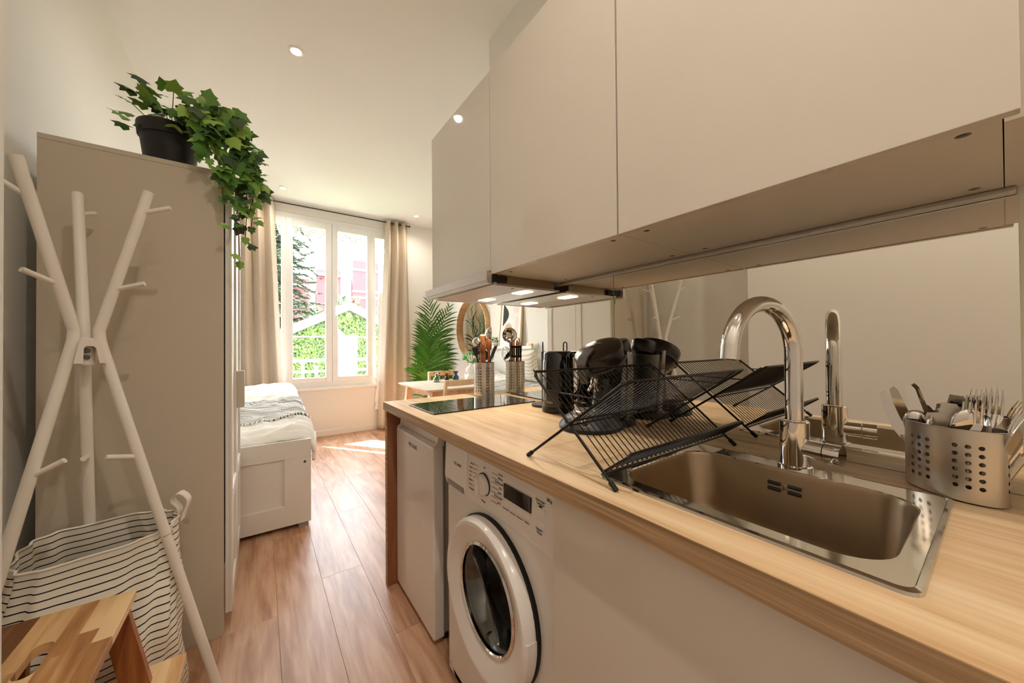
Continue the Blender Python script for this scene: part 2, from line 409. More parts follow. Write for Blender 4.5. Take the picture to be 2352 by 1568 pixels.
# window: fixed side lights and two sashes
win = tag(bpy.data.objects.new('window_1', None), kind='structure'); C.objects.link(win); win.location = (.83, 5.22, .64)
b = B(); y0, y1 = 5.20, 5.27
b.box(WX0, WX1, y0, y1, WZ0, .70, bev=.004); b.box(WX0, WX1, y0, y1, 2.79, WZ1, bev=.004)
for a, c in ((WX0, .105), (.212, .262), (1.283, 1.330), (1.489, WX1)): b.box(a, c, y0, y1, .69, 2.80, bev=.003)
b.box(.1, .22, y0, y1, .69, .765, bev=.003); b.box(1.32, 1.5, y0, y1, .69, .765, bev=.003)
b.box(.1, .22, y0, y1, 2.705, 2.80, bev=.003); b.box(1.32, 1.5, y0, y1, 2.705, 2.80, bev=.003)
b.build('frame', 'pvc_white', win)
for a, c, g0, g1 in ((.262, .7735, .331, .699), (.7765, 1.283, .845, 1.218)):
    s = B(); yy0, yy1 = 5.185, 5.25
    for q in ((a, g0, .70, 2.79), (g1, c, .70, 2.79), (g0, g1, .70, .765), (g0, g1, 2.708, 2.79)): s.box(q[0], q[1], yy0, yy1, q[2], q[3], bev=.005)
    sa = s.build('sash', 'pvc_white', win)
    b = B(); d = .012
    b.box(g0 - d, g0, 5.194, 5.2, .765 - d, 2.708 + d); b.box(g1, g1 + d, 5.194, 5.2, .765 - d, 2.708 + d); b.box(g0, g1, 5.194, 5.2, .765 - d, .765); b.box(g0, g1, 5.194, 5.2, 2.708, 2.708 + d)
    b.build('glazing_bead', 'trim_white', sa)
    B().box(g0 - .005, g1 + .005, 5.218, 5.222, .76, 2.713).build('pane', 'glass', sa, smooth=0)
    hx = a + .004 if a < .5 else c - .004
    for z in (.76, 2.62):
        B().tube([(hx, 5.182, z), (hx, 5.182, z + .11)], .008, 8).build('hinge', 'pvc_white', sa)
for a, c in ((.1, .216), (1.326, 1.493)): B().box(a, c, 5.226, 5.23, .76, 2.71).build('pane', 'glass', win, smooth=0)
b = B(); b.box(.798, .826, 5.172, 5.186, 1.60, 1.72, bev=.004); b.tube([(.812, 5.172, 1.69), (.812, 5.148, 1.69)], .008); b.tube([(.812, 5.15, 1.70), (.812, 5.146, 1.63), (.812, 5.15, 1.57)], .009)
b.build('window_handle', 'pvc_white', win)
B().box(WX0, WX1, 5.15, 5.205, .60, .632, bev=.006).build('window_sill', 'trim_white', win)
# recessed ceiling spots, warm lamps
def spot(x, y, label, e=6.5):
    t = thing('ceiling_spot', label, 'ceiling light', (x, y, ZC), 'recessed ceiling spots')
    b = B(); b.lathe([(.026, -.001), (.03, -.006), (.042, -.004), (.043, 0)], (x, y, ZC), 32); b.build('trim_ring', 'spot_ring', t)
    b = B(); b.lathe([(0, -.0025), (.026, -.002)], (x, y, ZC), 24); b.build('lens', 'lamp_glow', t)
    l = light('spot_lamp', 'SPOT', (0, 0, -.012), (0, 0, 0), e, (1, .91, .79), spot_size=2.7, spot_blend=.9, shadow_soft_size=.025); l.parent = t
    return t
spot(.18, 2.507, 'recessed ceiling spot in open ceiling between wardrobe plant and wall cabinets')
spot(.212, 4.77, 'recessed ceiling spot above the bed, beside the window curtain rod', 9)
spot(1.777, 4.776, 'recessed ceiling spot in the window corner above the palm', 9)
spot(.18, .25, 'recessed ceiling spot over the sink end of the kitchen', 17)
spot(.18, -1.0, 'recessed ceiling spot by the entrance', 20)

# ---------------------------------------------------------------- kitchen worktop and base units
HT = .894
ct = thing('worktop', 'pale oak kitchen worktop with brown grained front edge', 'worktop', (.8, .6, .856))
b = B(); z0 = .856
SX0, SX1, SY0, SY1 = .588, .962, .073, .485
b.box(.4935, SX0, -.62, 1.787, z0, HT); b.box(SX1, 1.108, -.62, 1.787, z0, HT); b.box(SX0, SX1, -.62, SY0, z0, HT); b.box(SX0, SX1, SY1, 1.787, z0, HT)
b.build('top_slab', 'oak_top', ct, smooth=0)
b = B(); b.box(.492, .4935, -.62, 1.788, z0, HT - .0005); b.box(.4935, 1.108, 1.787, 1.788, z0, HT - .0005)
b.build('edge_band', 'oak_edge', ct, smooth=0)
pn = thing('end_panel', 'brown wooden end panel holding up the worktop beside the fridge', 'panel', (.8, 1.77, 0))
B().box(.502, 1.105, 1.7595, 1.786, 0, .8558).build('panel_board', 'panel_brown', pn, smooth=0)
B().box(.500, .502, 1.7595, 1.786, 0, .8558).build('edge_strip', 'oak_edge', pn, smooth=0)
# sink cabinet
sc = thing('sink_cabinet', 'glossy white base cabinet under the sink', 'cabinet', (.8, 0, 0))
b = B(); b.box(.542, 1.1, .558, .576, .1, .855); b.box(.542, 1.1, -.018, 0, .1, .855); b.box(.542, 1.1, 0, .558, .1, .118); b.box(1.08, 1.1, 0, .558, .118, .855)
b.build('carcass', 'carcass', sc, smooth=0)
B().box(.516, .536, -.018, .576, .1, .85, bev=.0015).build('door', 'gloss_white', sc)
B().box(.56, .575, -.018, .576, 0, .1).build('plinth', 'carcass', sc, smooth=0)
sc2 = thing('corner_base_cabinet', 'plain white base cabinet next to the sink cabinet', 'cabinet', (.8, -.3, 0))
B().box(.542, 1.1, -.62, -.02, .1, .855).build('carcass', 'carcass', sc2, smooth=0)
B().box(.516, .536, -.62, -.022, .1, .85, bev=.0015).build('door', 'gloss_white', sc2)
B().box(.56, 1.1, -.62, -.02, 0, .1).build('plinth', 'carcass', sc2, smooth=0)
# fridge
fr = thing('fridge', 'small white under-counter fridge with recessed grip along its top', 'fridge', (.8, 1.53, 0))
b = B(); b.box(.60, 1.08, 1.305, 1.748, .03, .822, bev=.006); b.build('body', 'appliance_grey', fr)
b = B(); b.box(.545, .592, 1.300, 1.752, .02, .772, bev=.008, seg=3); b.build('door', 'appliance_white', fr)
b = B(); poly = [(.592, 1.300, .772), (.592, 1.300, .818), (.577, 1.300, .818), (.566, 1.300, .805), (.563, 1.300, .785), (.548, 1.300, .772)]
b.prism(poly, (0, 0, 0), (0, .010, 0)); b.prism(poly, (0, .442, 0), (0, .452, 0)); b.box(.578, .592, 1.31, 1.742, .772, .818, bev=.003)
b.build('grip', 'appliance_white', fr)
B().box(.592, .60, 1.308, 1.744, .03, .815).build('door_seal', 'appliance_grey', fr, smooth=0)
for yy in (1.33, 1.72): B().lathe([(0, 0), (.018, 0), (.018, .022), (0, .022)], (.61, yy, .0), 12).build('foot', 'black_matte', fr)
for yy in (1.33, 1.72): B().lathe([(0, 0), (.018, 0), (.018, .032), (0, .032)], (1.04, yy, .0), 12).build('foot', 'black_matte', fr)
text('brand_name', 'PROLINE', .026, (.5447, 1.523, .728), fr, 'ink')
# washing machine
WY0, WY1 = .585, 1.183; wx = .553
wm = thing('washing_machine', 'white front-loading washing machine with round glass door', 'washing machine', (.85, .885, 0))
b = B(); cy, cz, rr = .885, .441, .219
# front sheet with a round opening, plus box sides
n = 48; ring = [(wx, cy + .165 * math.cos(2 * PI * k / n), cz + .165 * math.sin(2 * PI * k / n)) for k in range(n)]
sq = []
for k in range(n):
    a = 2 * PI * k / n; cs, sn = math.cos(a), math.sin(a); hw = (WY1 - WY0) / 2; up_, dn = .676 - cz, cz - .015
    t = min(hw / abs(cs) if abs(cs) > 1e-6 else 9, (up_ if sn > 0 else dn) / abs(sn) if abs(sn) > 1e-6 else 9)
    sq.append((wx, cy + cs * t, cz + sn * t))
b.loft([ring, sq])
b.box(.56, 1.09, WY0, WY0 + .012, .015, .845); b.box(.56, 1.09, WY1 - .012, WY1, .015, .845); b.box(1.08, 1.09, WY0, WY1, .015, .845); b.box(.553, 1.09, WY0, WY1, .015, .03)
for (ya, yb) in ((WY0, WY0 + .004), (WY1 - .004, WY1)): b.box(.553, .562, ya, yb, .015, .845)
b.build('body', 'appliance_white', wm)
B().box(.553, 1.09, WY0, WY1, .838, .8505, bev=.004).build('top_cover', 'appliance_white', wm)
b = B(); P = [(wx + .004, .668), (wx - .004, .676), (wx - .010, .70), (wx - .004, .828), (wx + .008, .838), (wx + .05, .838), (wx + .05, .668)]
b.prism([(x, WY0, z) for x, z in P], (0, 0, 0), (0, WY1 - WY0, 0)); cp = b.build('control_panel', 'appliance_white', wm, smooth=25)
fx = lambda z: wx - .0102 + (z - .70) * (.006 / .128)
# drawer outline and grip
b = B(); b.prism([(fx(.70) - .0035, 0, .703), (fx(.82) - .0035, 0, .828), (fx(.82) + .004, 0, .828), (fx(.70) + .004, 0, .703)], (0, 1.017, 0), (0, 1.178, 0))
b.build('detergent_drawer', 'appliance_white', wm)
B().box(wx - .012, wx + .004, 1.045, 1.165, .680, .702, bev=.003).build('drawer_grip', 'appliance_grey', wm)
kx = axis_rot((-1, 0, -.045))
b = B(); b.lathe([(.034, 0), (.034, .002), (.031, .0025)], (fx(.753) - .0005, .914, .753), 32, kx); b.build('dial_ring', 'ink', wm)
b = B(); b.lathe([(.031, 0), (.030, .016), (.027, .02), (0, .02)], (fx(.753) - .0005, .914, .753), 32, kx); dl = b.build('dial', 'appliance_white', wm)
B().box(fx(.753) - .030, fx(.753) - .018, .906, .922, .727, .779, bev=.004).build('dial_grip', 'appliance_white', dl)
B().box(fx(.75) - .0022, fx(.75) + .003, .688, .808, .751, .790, bev=.0015).build('display', 'black_gloss', wm)
for yy, zz, s in ((.735, .772, '8'), (.706, .772, 'o'), (.735, .760, '8'), (.706, .758, 'o')):
    text('display_icon', s, .009, (fx(.77) - .0026, yy, zz), wm, 'ink_white')
for k in range(4):
    ya = .808 - k * .0305
    b = B(); b.box(fx(.738) - .0012, fx(.738) + .003, ya - .026, ya, .729, .745, bev=.001); b.build('button', 'appliance_white', wm)
b = B(); b.box(fx(.765) - .0012, fx(.765) + .003, .636, .670, .757, .778, bev=.001); b.build('button', 'appliance_white', wm)
b = B(); b.box(fx(.742) - .0012, fx(.742) + .003, .636, .674, .732, .748, bev=.001); b.build('button', 'appliance_white', wm)
B().box(fx(.78) - .002, fx(.78) + .003, .648, .658, .780, .783).build('indicator', 'ink', wm, smooth=0)
for s, yy, zz, sz in (('Coton', .826, .806, .0085), ('Délicat', .828, .794, .0085), ('Synthétiques', .834, .781, .0085), ('Mix', .826, .768, .0085), ('Jeans', .828, .755, .0085), ('ECO 40-60', .836, .741, .0085), ('20°C', .830, .726, .0085),
                      ('Départ différé', .796, .724, .0052), ('Essorage', .765, .724, .0058), ('Température', .734, .724, .0056), ('Options', .703, .724, .0058), ('Départ\nPause', .655, .723, .0085), ('8Kg 1', .618, .806, .011), ('Nettoyage\nTambour', .654, .791, .008),
                      ('Lavage', .914, .704, .0085), ('Off', .914, .802, .0075), ('Lainage', .990, .795, .0075), ('Rapide', .995, .782, .0075), ('Sport', .997, .769, .0075), ('Mini', .997, .756, .0075), ('Linge 60', .997, .743, .0075), ('Duvet', .995, .730, .0075), ('Rinçage', .988, .717, .0075)):
    text('panel_lettering', s, sz, (fx(zz) - .0014, yy, zz), wm, 'ink', ydir=(-.047, 0, 1))
for k in range(7):
    z = .800 - k * .0132
    B().box(fx(z) - .0008, fx(z) + .001, .838, .872, z - .0003, z + .0003).build('panel_line', 'ink', wm, smooth=0)
    B().box(fx(z - .004) - .0008, fx(z) + .001, .955, .982, z - .0043, z - .0037).build('panel_line', 'ink', wm, smooth=0)
text('brand_name', 'TECHNIC', .014, (fx(.77) - .0042, 1.083, .766), wm, 'ink')
# door
xr = axis_rot((-1, 0, 0)); dc = (wx, cy, cz)
b = B(); b.lathe([(.222, .000), (.223, .010), (.218, .014)], dc, 64, xr); b.build('door_gasket', 'black_matte', wm)
b = B(); b.lathe([(.219, .012), (.218, .034), (.210, .046), (.204, .0465), (.196, .045), (.160, .030), (.148, .026), (.146, .020), (.146, .008), (.20, .004)], dc, 72, xr); dr = b.build('door', 'appliance_white', wm, smooth=40)
b = B(); b.lathe([(.148, .027), (.140, .031), (.137, .027), (.137, .012)], dc, 64, xr); b.build('chrome_trim', 'chrome', dr)
b = B(); b.lathe([(.138, .018), (.128, .008), (.118, -.045), (.10, -.085), (.06, -.10), (0, -.104)], dc, 48, xr); b.build('door_glass', 'door_glass', dr)
b = B(); b.box(.503, .520, cy - .208, cy - .150, cz - .075, cz + .0, bev=.01, seg=3); 
b = B(); pts = []
loopA, loopB = [], []
for k in range(13):
    a = math.radians(180 - 4 + k * 3.2)
    pts.append(a)
# handle segment: a slab of the ring, slightly proud
def arc(r, x, a): return (x, cy + r * math.cos(a), cz + r * math.sin(a))
L4 = [[arc(.205, wx - .0475, a), arc(.2195, wx - .040, a), arc(.2205, wx - .012, a), arc(.170, wx - .034, a)] for a in pts]
b.loft(L4, cap0=True, cap1=True); b.build('door_handle', 'appliance_white', dr)
b = B(); b.lathe([(.165, .0), (.166, -.03), (.15, -.06), (.15, -.07)], dc, 48, xr); b.build('rubber_seal', 'drum_dark', wm)
b = B(); b.lathe([(.15, -.07), (.20, -.10), (.225, -.12), (.225, -.36), (.10, -.37), (0, -.37)], dc, 48, xr); b.build('drum', 'drum_steel', wm)
for k in range(3):
    a = k * 2 * PI / 3 + .5
    b = B(); b.tube([(wx + .13, cy + .2 * math.cos(a), cz + .2 * math.sin(a)), (wx + .34, cy + .2 * math.cos(a), cz + .2 * math.sin(a))], .03, 8); b.build('drum_paddle', 'drum_dark', wm)
for yy in (.63, 1.14):
    for xx in (.6, 1.04): B().lathe([(0, 0), (.02, 0), (.02, .016), (0, .016)], (xx, yy, 0), 12).build('foot', 'black_matte', wm)

# ---------------------------------------------------------------- sink and tap
sk = thing('sink', 'square inset stainless steel sink with a deep rounded bowl', 'sink', (.775, .278, HT))
N_ = 8; O = lambda x0, x1, y0, y1, r, z: rrect(x0, x1, y0, y1, r, z, N_)
b = B(); b.loft([O(.570, .978, .0545, .5005, .018, HT), O(.571, .977, .0555, .4995, .018, HT + .004), O(.577, .971, .0615, .4935, .016, HT + .0055), O(.578, .970, .0625, .4925, .016, HT + .0045), O(.604, .918, .083, .478, .062, HT + .004), O(.606, .916, .085, .476, .061, HT + .002)])
b.build('rim', 'sink_rim', sk, smooth=30)
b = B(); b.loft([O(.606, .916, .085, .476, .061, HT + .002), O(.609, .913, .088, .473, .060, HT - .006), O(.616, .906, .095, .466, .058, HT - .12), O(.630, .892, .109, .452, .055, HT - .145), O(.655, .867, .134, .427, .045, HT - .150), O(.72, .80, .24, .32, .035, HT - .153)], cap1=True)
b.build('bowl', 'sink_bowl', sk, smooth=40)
b = B(); b.lathe([(.042, .002), (.04, .004), (.03, .001), (0, .0)], (.76, .28, HT - .1525), 32); b.build('drain', 'steel', sk)
for yy in (.298, .262):
    for zz in (.865, .8525):
        b = B(); b.tube([(.9095, yy - .011, zz), (.9095, yy + .011, zz)], .0042, 8); b.build('overflow_slot', 'black_matte', sk)
b = B(); b.lathe([(.006, 0), (.006, .002), (0, .003)], (.911, .28, .859), 16, axis_rot((-1, 0, 0))); b.build('overflow_screw', 'chrome', sk)
tp = thing('kitchen_tap', 'tall chrome gooseneck tap behind the sink', 'tap', (.951, .272, HT + .004))
z = HT + .004
b = B(); b.lathe([(0, 0), (.031, 0), (.031, .006), (.027, .008), (.0265, .10), (.024, .103), (.018, .104)], (.951, .272, z), 40); b.build('body', 'chrome', tp)
dirx = V((-.978, .21, 0)).normalized(); R_ = .1035; zc = 1.1465; p0 = V((.951, .272, 0)); pts = [p0 + V((0, 0, z + .10)), p0 + V((0, 0, 1.06))]
for k in range(25):
    a = math.radians(k * 176 / 24); pts.append(p0 + dirx * (R_ - R_ * math.cos(a)) + V((0, 0, zc + R_ * math.sin(a))))
e = pts[-1]; dd = (pts[-1] - pts[-2]).normalized()
b = B(); b.tube(pts, .0165, 28); b.build('spout', 'chrome', tp, smooth=60)
b = B(); b.tube([e - dd * .012, e + dd * .016], .0172, 28); b.build('aerator', 'chrome', tp)
ld = V((-.11, -.994, .0)).normalized(); q = V((.951, .272, z + .045))
b = B(); b.tube([q, q + ld * .052], .0195, 28); b.build('lever_body', 'chrome', tp)
b = B(); b.tube([q + ld * .054, q + ld * .080], .0205, 28); lv = b.build('lever_cap', 'chrome', tp)
b = B(); b.tube([q + ld * .068 + V((-.012, 0, -.006)), q + ld * .068 + V((-.034, 0, -.012))], .003, 8); b.build('lever_pin', 'chrome', lv)

# ---------------------------------------------------------------- kitchen mirrors
mt = 1.4315
for i, (ya, yb, lab) in enumerate(((.8758, 1.7655, 'kitchen mirror splashback pane behind the hob and coffee machine'), (-.0145, .8728, 'kitchen mirror splashback pane behind the sink and tap'))):
    mr = thing('mirror_splashback', lab, 'mirror', (1.1075, (ya + yb) / 2, HT), 'mirror splashback panes')
    b = B(); b.box(1.105, 1.1095, ya, yb, HT + .001, mt)
    for f in b.b.faces: f.material_index = 0 if f.calc_center_median().x < 1.1051 else 1
    b.build('mirror_pane', ('mirror', 'glass_edge'), mr, smooth=0)
# ---------------------------------------------------------------- wall cabinets
CX, CT, CB = .73, 2.242, 1.446
def wall_cab(ya, yb, zb, label, doory=None):
    t = thing('wall_cabinet', label, 'cabinet', (.92, (ya + yb) / 2, zb), 'glossy wall cabinets')
    b = B(); th = .018
    b.box(.7505, 1.105, ya + .001, ya + th, zb, CT - .002); b.box(.7505, 1.105, yb - th, yb - .001, zb, CT - .002)
    b.box(.7505, 1.105, ya + th, yb - th, zb, zb + th); b.box(.7505, 1.105, ya + th, yb - th, CT - .02, CT - .002); b.box(1.095, 1.105, ya + th, yb - th, zb + th, CT - .02)
    b.build('carcass', 'carcass', t, smooth=0)
    da, db = doory or (ya + .0025, yb - .0025)
    B().box(CX, .748, da, db, zb - .002, CT, bev=.0015).build('door', 'gloss_white', t)
    return t
c1 = wall_cab(1.164, 1.736, 1.462, 'glossy white wall cabinet with the extractor hood fitted under it')
c2 = wall_cab(.564, 1.164, CB, 'glossy white wall cabinet between the hood cabinet and the sink cabinet door')
c3 = wall_cab(-.001, .564, CB, 'glossy white wall cabinet above the sink', (-.013, .5615))
for t, ys in ((c2, (.609, 1.085)), (c3, (.031, .508))):
    for yy in ys:
        for xx in (.770, 1.057):
            b = B(); b.lathe([(0, -.0012), (.0035, -.0012), (.0075, 0)], (xx, yy, CB), 16); b.build('screw_head', 'screw', t)
ff = thing('filler_cabinet', 'narrow pale filler unit at the entrance end of the wall cabinets', 'cabinet', (.92, -.3, CB))
B().box(.765, 1.105, -.60, -.0013, CB, CT - .002).build('filler_board', 'carcass', ff, smooth=0)
cl = recentre(B().box(1.088, 1.109, -.014, 1.160, 1.4325, 1.4455, bev=.003).build('mirror_trim_rail', 'hood_grey'))
tag(cl, 'thin grey trim rail between the mirror top and wall cabinets', 'trim rail')
# ---------------------------------------------------------------- extractor hood
hd = thing('extractor_hood', 'slide-out metal extractor hood with two lit lamps', 'extractor hood', (.88, 1.43, 1.40))
P = [(.690, 1.447), (.690, 1.416), (.695, 1.413), (.695, 1.402), (.712, 1.402), (.712, 1.447)]
b = B(); b.prism([(x, 1.128, z) for x, z in P], (0, 0, 0), (0, .602, 0)); b.build('front_bar', 'hood_grey', hd, smooth=20)
b = B(); b.box(.768, 1.060, 1.163, 1.175, 1.411, 1.4455); b.box(.768, 1.060, 1.705, 1.717, 1.411, 1.461); b.box(1.048, 1.060, 1.175, 1.705, 1.411, 1.4615); b.build('chassis', 'hood_reflect_brown', hd, smooth=0)
for ya, yb in ((1.150, 1.1625), (1.7175, 1.724)): B().box(.712, .80, ya, yb, 1.416, 1.440).build('slide_rail', 'black_matte', hd, smooth=0)
b = B(); b.box(.738, .752, 1.150, 1.720, 1.404, 1.414, bev=.002); b.box(.752, 1.085, 1.155, 1.167, 1.403, 1.411); b.box(.752, 1.085, 1.713, 1.725, 1.403, 1.411); b.build('lower_frame', 'hood_grey', hd)
b = B(); b.box(.752, .915, 1.167, 1.713, 1.405, 1.411); b.build('grease_filter', 'hood_filter', hd, smooth=0)
b = B(); b.box(.918, 1.085, 1.167, 1.713, 1.4045, 1.411); b.build('lamp_panel', 'steel', hd, smooth=0)
for yy in (1.268, 1.575):
    b = B(); b.box(.938, .990, yy - .045, yy + .045, 1.4028, 1.4045); lp = b.build('lamp', 'hood_glow', hd, smooth=0)
    l = light('hood_lamp', 'AREA', (0, 0, 0), (0, 0, 0), .55, (1, .88, .72), shape='RECTANGLE', size=.05, size_y=.09); l.location = V((.964, yy, 1.4015)) - woff(hd); l.parent = hd
b = B(); b.lathe([(0, 0), (.006, 0), (.006, .002)], (.86, 1.20, 1.4035), 12); b.build('latch', 'black_satin', hd)
b = B(); b.box(.76, .80, 1.18, 1.70, 1.42, 1.455); b.build('motor_box', 'black_matte', hd, smooth=0)
# ---------------------------------------------------------------- hob
hb = thing('induction_hob', 'slim black glass two-zone hob set in the worktop', 'hob', (.82, 1.46, HT))
B().box(.558, 1.076, 1.318, 1.607, HT, HT + .0055, bev=.0015).build('glass_plate', 'black_gloss', hb)
for xx in (.70, .93):
    b = B(); b.lathe([(.074, .0), (.0755, .0001), (.077, .0)], (xx, 1.4625, HT + .0056), 40); b.build('zone_marking', 'dark_grey', hb)
# ---------------------------------------------------------------- utensil holder and utensils
ux, uy, ub, ur, uh = 1.0, 1.668, HT, .056, .180
uz = ub + .0
uhd = thing('utensil_holder', 'tall round perforated steel utensil holder beside the hob', 'utensil holder', (ux, uy, uz))
b = B(); S = 2 * PI * ur
cols = sorted([(math.radians(g * 60 + d * 14 + 12) * ur) % S for g in range(6) for d in (0, 1, 2)])
rows = [.026 + k * .0152 for k in range(9)]
perforated(b, lambda s, t: (ux + ur * math.cos(s / ur), uy + ur * math.sin(s / ur), uz + .004 + t), S, uh - .004, cols, rows, .0030)
o = b.build('wall_sheet', 'steel_brushed', uhd, smooth=180); custom_normals(o, lambda p: V((p.x - ux, p.y - uy, 0)).normalized())
b = B(); b.lathe([(0, .002), (ur - .004, .001), (ur, .004), (ur - .002, .006), (0, .006)], (ux, uy, uz), 40); b.build('base', 'steel', uhd)
b = B(); b.lathe([(ur, uh - .001), (ur + .0006, uh + .0005), (ur - .0012, uh + .0005), (ur - .0012, uh - .002)], (ux, uy, uz), 40); b.build('rolled_rim', 'steel', uhd)
G = 'utensils in the steel holder'
RT2 = V((.814, -.58, 0)); AW = V((.58, .814, 0))    # sideways and away directions used to aim utensils
def stick(dx, da, lean_x, lean_a, length):
    """foot inside the holder at (dx sideways, da away), leaning; returns foot, tip, unit direction"""
    p = V((ux, uy, uz + .012)) + RT2 * dx + AW * da
    d = (RT2 * lean_x + AW * lean_a + V((0, 0, 1))).normalized()
    return p, p + d * length, d
def frame_for(d, facing):
    x = (V(facing) - d * V(facing).dot(d)).normalized(); y = d.cross(x)
    return x, y
def blade_poly(b, o, d, side, nrm, outline, th):
    """outline [(along, half width)] closed flat shape around axis d"""
    L_ = [o + d * a + side * w_ for a, w_ in outline] + [o + d * a - side * w_ for a, w_ in reversed(outline) if w_ > 1e-5]
    b.prism(L_, nrm * th, -nrm * th)
def mk_ladle(name, lab, cat, foot, tip, d, face, mat, br, hr=.004, grp=G, hmat=None):
    t = thing(name, lab, cat, foot, grp)
    b = B(); b.tube([foot, tip], hr, 8, flat=1.6); b.build('handle', hmat or mat, t)
    nd = (V(face) - d * V(face).dot(d)).normalized()
    R3 = axis_rot(nd)
    b = B(); b.lathe([(br * math.cos(a), -br * .75 * math.sin(a)) for a in [k * PI / 16 for k in range(9)]] + [(0, -br * .70), (br * .9, 0)], tip + d * br * .8, 20, R3); b.build('bowl', mat, t)
    return t
F1 = -RT2 * .3 - AW
p, q, d = stick(-.004, -.012, -.12, .03, .262)
mk_ladle('serving_spoon', 'large steel serving spoon with its shiny back turned out', 'spoon', p, q, d, (F1 * -1), 'chrome', .026)
p, q, d = stick(.014, .004, .07, .05, .285)
mk_ladle('soup_ladle', 'round steel soup ladle tipped over the holder edge', 'ladle', p, q, d, (RT2 * .9 - AW * .1 - V((0, 0, .9))), 'chrome', .044)
def mk_wood_spoon(foot, tip, d, lab, slot=False):
    t = thing('wooden_spoon', lab, 'spoon', foot, G)
    b = B(); b.tube([foot, tip], .0055, 10); b.build('handle', 'spoon_wood', t)
    side = RT2 - d * RT2.dot(d); side.normalize(); nrm = d.cross(side)
    b = B(); b.lathe([(math.sin(a), -math.cos(a)) for a in [k * PI / 10 for k in range(11)]], (0, 0, 0), 16)
    for v in b.b.verts: v.co = tip + d * .022 + d * (v.co.z * .034) + side * (v.co.x * .016) + nrm * (v.co.y * .006)
    b.build('spoon_head', 'spoon_wood', t); return t
p, q, d = stick(.004, -.03, -.03, -.02, .222); mk_wood_spoon(p, q, d, 'reddish wooden cooking spoon standing in front in the holder')
p, q, d = stick(.018, -.018, .04, -.02, .240); mk_wood_spoon(p, q, d, 'slim reddish wooden spatula beside the ladle')
rp = thing('rolling_pin', 'thick wooden rolling pin handle with pale end, upright in the holder', 'rolling pin', (ux - .004, uy + .02, uz), G)
b = B(); q0 = V((ux, uy, uz + .008)) + RT2 * -.008 + AW * .018
b.tube([q0, q0 + V((0, 0, .318))], .0155, 20); b.build('shaft', 'acacia_dark', rp)
b = B(); b.lathe([(0, .327), (.012, .326), (.0155, .318)], q0, 20); b.build('end_cap', 'birch', rp)
sp = stick(-.036, -.004, .40, -.1, .215); p, q, d = sp
t = thing('slotted_turner', 'black slotted turner leaning out towards the coffee machine', 'turner', p, G)
side = V((0, 0, 1)).cross(d).normalized(); nrm = d.cross(side)
b = B(); b.tube([p, q], .005, 8); b.build('handle', 'black_satin', t)
b = B()
for k in (-2, -1, 0, 1, 2): b.prism([q - d * .005 + side * (k * .012 - .004), q - d * .005 + side * (k * .012 + .004), q + d * .06 + side * (k * .012 + .004), q + d * .06 + side * (k * .012 - .004)], nrm * .0012, nrm * -.0012)
for a in (-.008, .052): b.prism([q + d * a - side * .029, q + d * a + side * .029, q + d * (a + .012) + side * .029, q + d * (a + .012) - side * .029], nrm * .0013, nrm * -.0013)
b.build('slotted_blade', 'black_satin', t)
p, q, d = stick(.012, .0, -.26, -.05, .215)
t = thing('pasta_server', 'black toothed pasta server leaning towards the round mirror', 'pasta server', p, G)
b = B(); b.tube([p, q], .005, 8); b.build('handle', 'black_satin', t)
b = B()
side = d.cross(AW).normalized(); nrm = d.cross(side)
b.prism([q - side * .010, q + side * .010, q + d * .045 + side * .014, q + d * .045 - side * .014], nrm * .0015, nrm * -.0015)
for k in range(6): b.tube([q + d * (.004 + k * .009) + side * -.010, q + d * (.012 + k * .009) + side * -.036 + AW * -.005], .0026, 6)
b.build('toothed_head', 'black_satin', t)
p, q, d = stick(.0, -.004, .12, .22, .16)
t = thing('whisk', 'steel wire balloon whisk standing at the mirror side of the holder', 'whisk', p, G)
b = B(); b.tube([p, q], .006, 10); b.build('handle', 'steel', t)
x_, y_ = frame_for(d, RT2); b = B()
for k in range(6):
    a = k * PI / 6; e_ = x_ * math.cos(a) + y_ * math.sin(a)
    b.tube([q + e_ * (.028 * math.sin(PI * j / 12)) * (1 if 1 else 0) + d * (.10 * (1 - math.cos(PI * j / 12)) / 2) for j in range(13)], .0009, 5)
    b.tube([q - e_ * (.028 * math.sin(PI * j / 12)) + d * (.10 * (1 - math.cos(PI * j / 12)) / 2) for j in range(13)], .0009, 5)
b.build('wires', 'chrome', t)
p, q, d = stick(-.012, .0, .02, .22, .180)
t = thing('skimmer', 'black round skimmer with small holes at the mirror side', 'skimmer', p, G)
b = B(); b.tube([p, q], .005, 8); b.build('handle', 'black_satin', t)
b = B(); b.lathe([(.0, -.012), (.02, -.009), (.036, -.002), (.038, 0), (.034, 0), (.0, -.009)], q + d * .03, 24, axis_rot(AW * .8 + V((0, 0, .6)))); b.build('perforated_bowl', 'black_satin', t)

# ---------------------------------------------------------------- cutlery holder
cc = V((1.0285, .060, HT + .0)); ca, cb2 = .069, .044; cd = V((.61, .79, 0)).normalized(); cn = V((.79, -.61, 0)).normalized(); ch = .124
def oval(s, t, a=ca, b_=cb2):
    return cc + cd * (a * math.cos(s)) + cn * (b_ * math.sin(s)) + V((0, 0, t))
chd = thing('cutlery_holder', 'oval perforated steel cutlery holder at the sink corner', 'cutlery holder', cc)
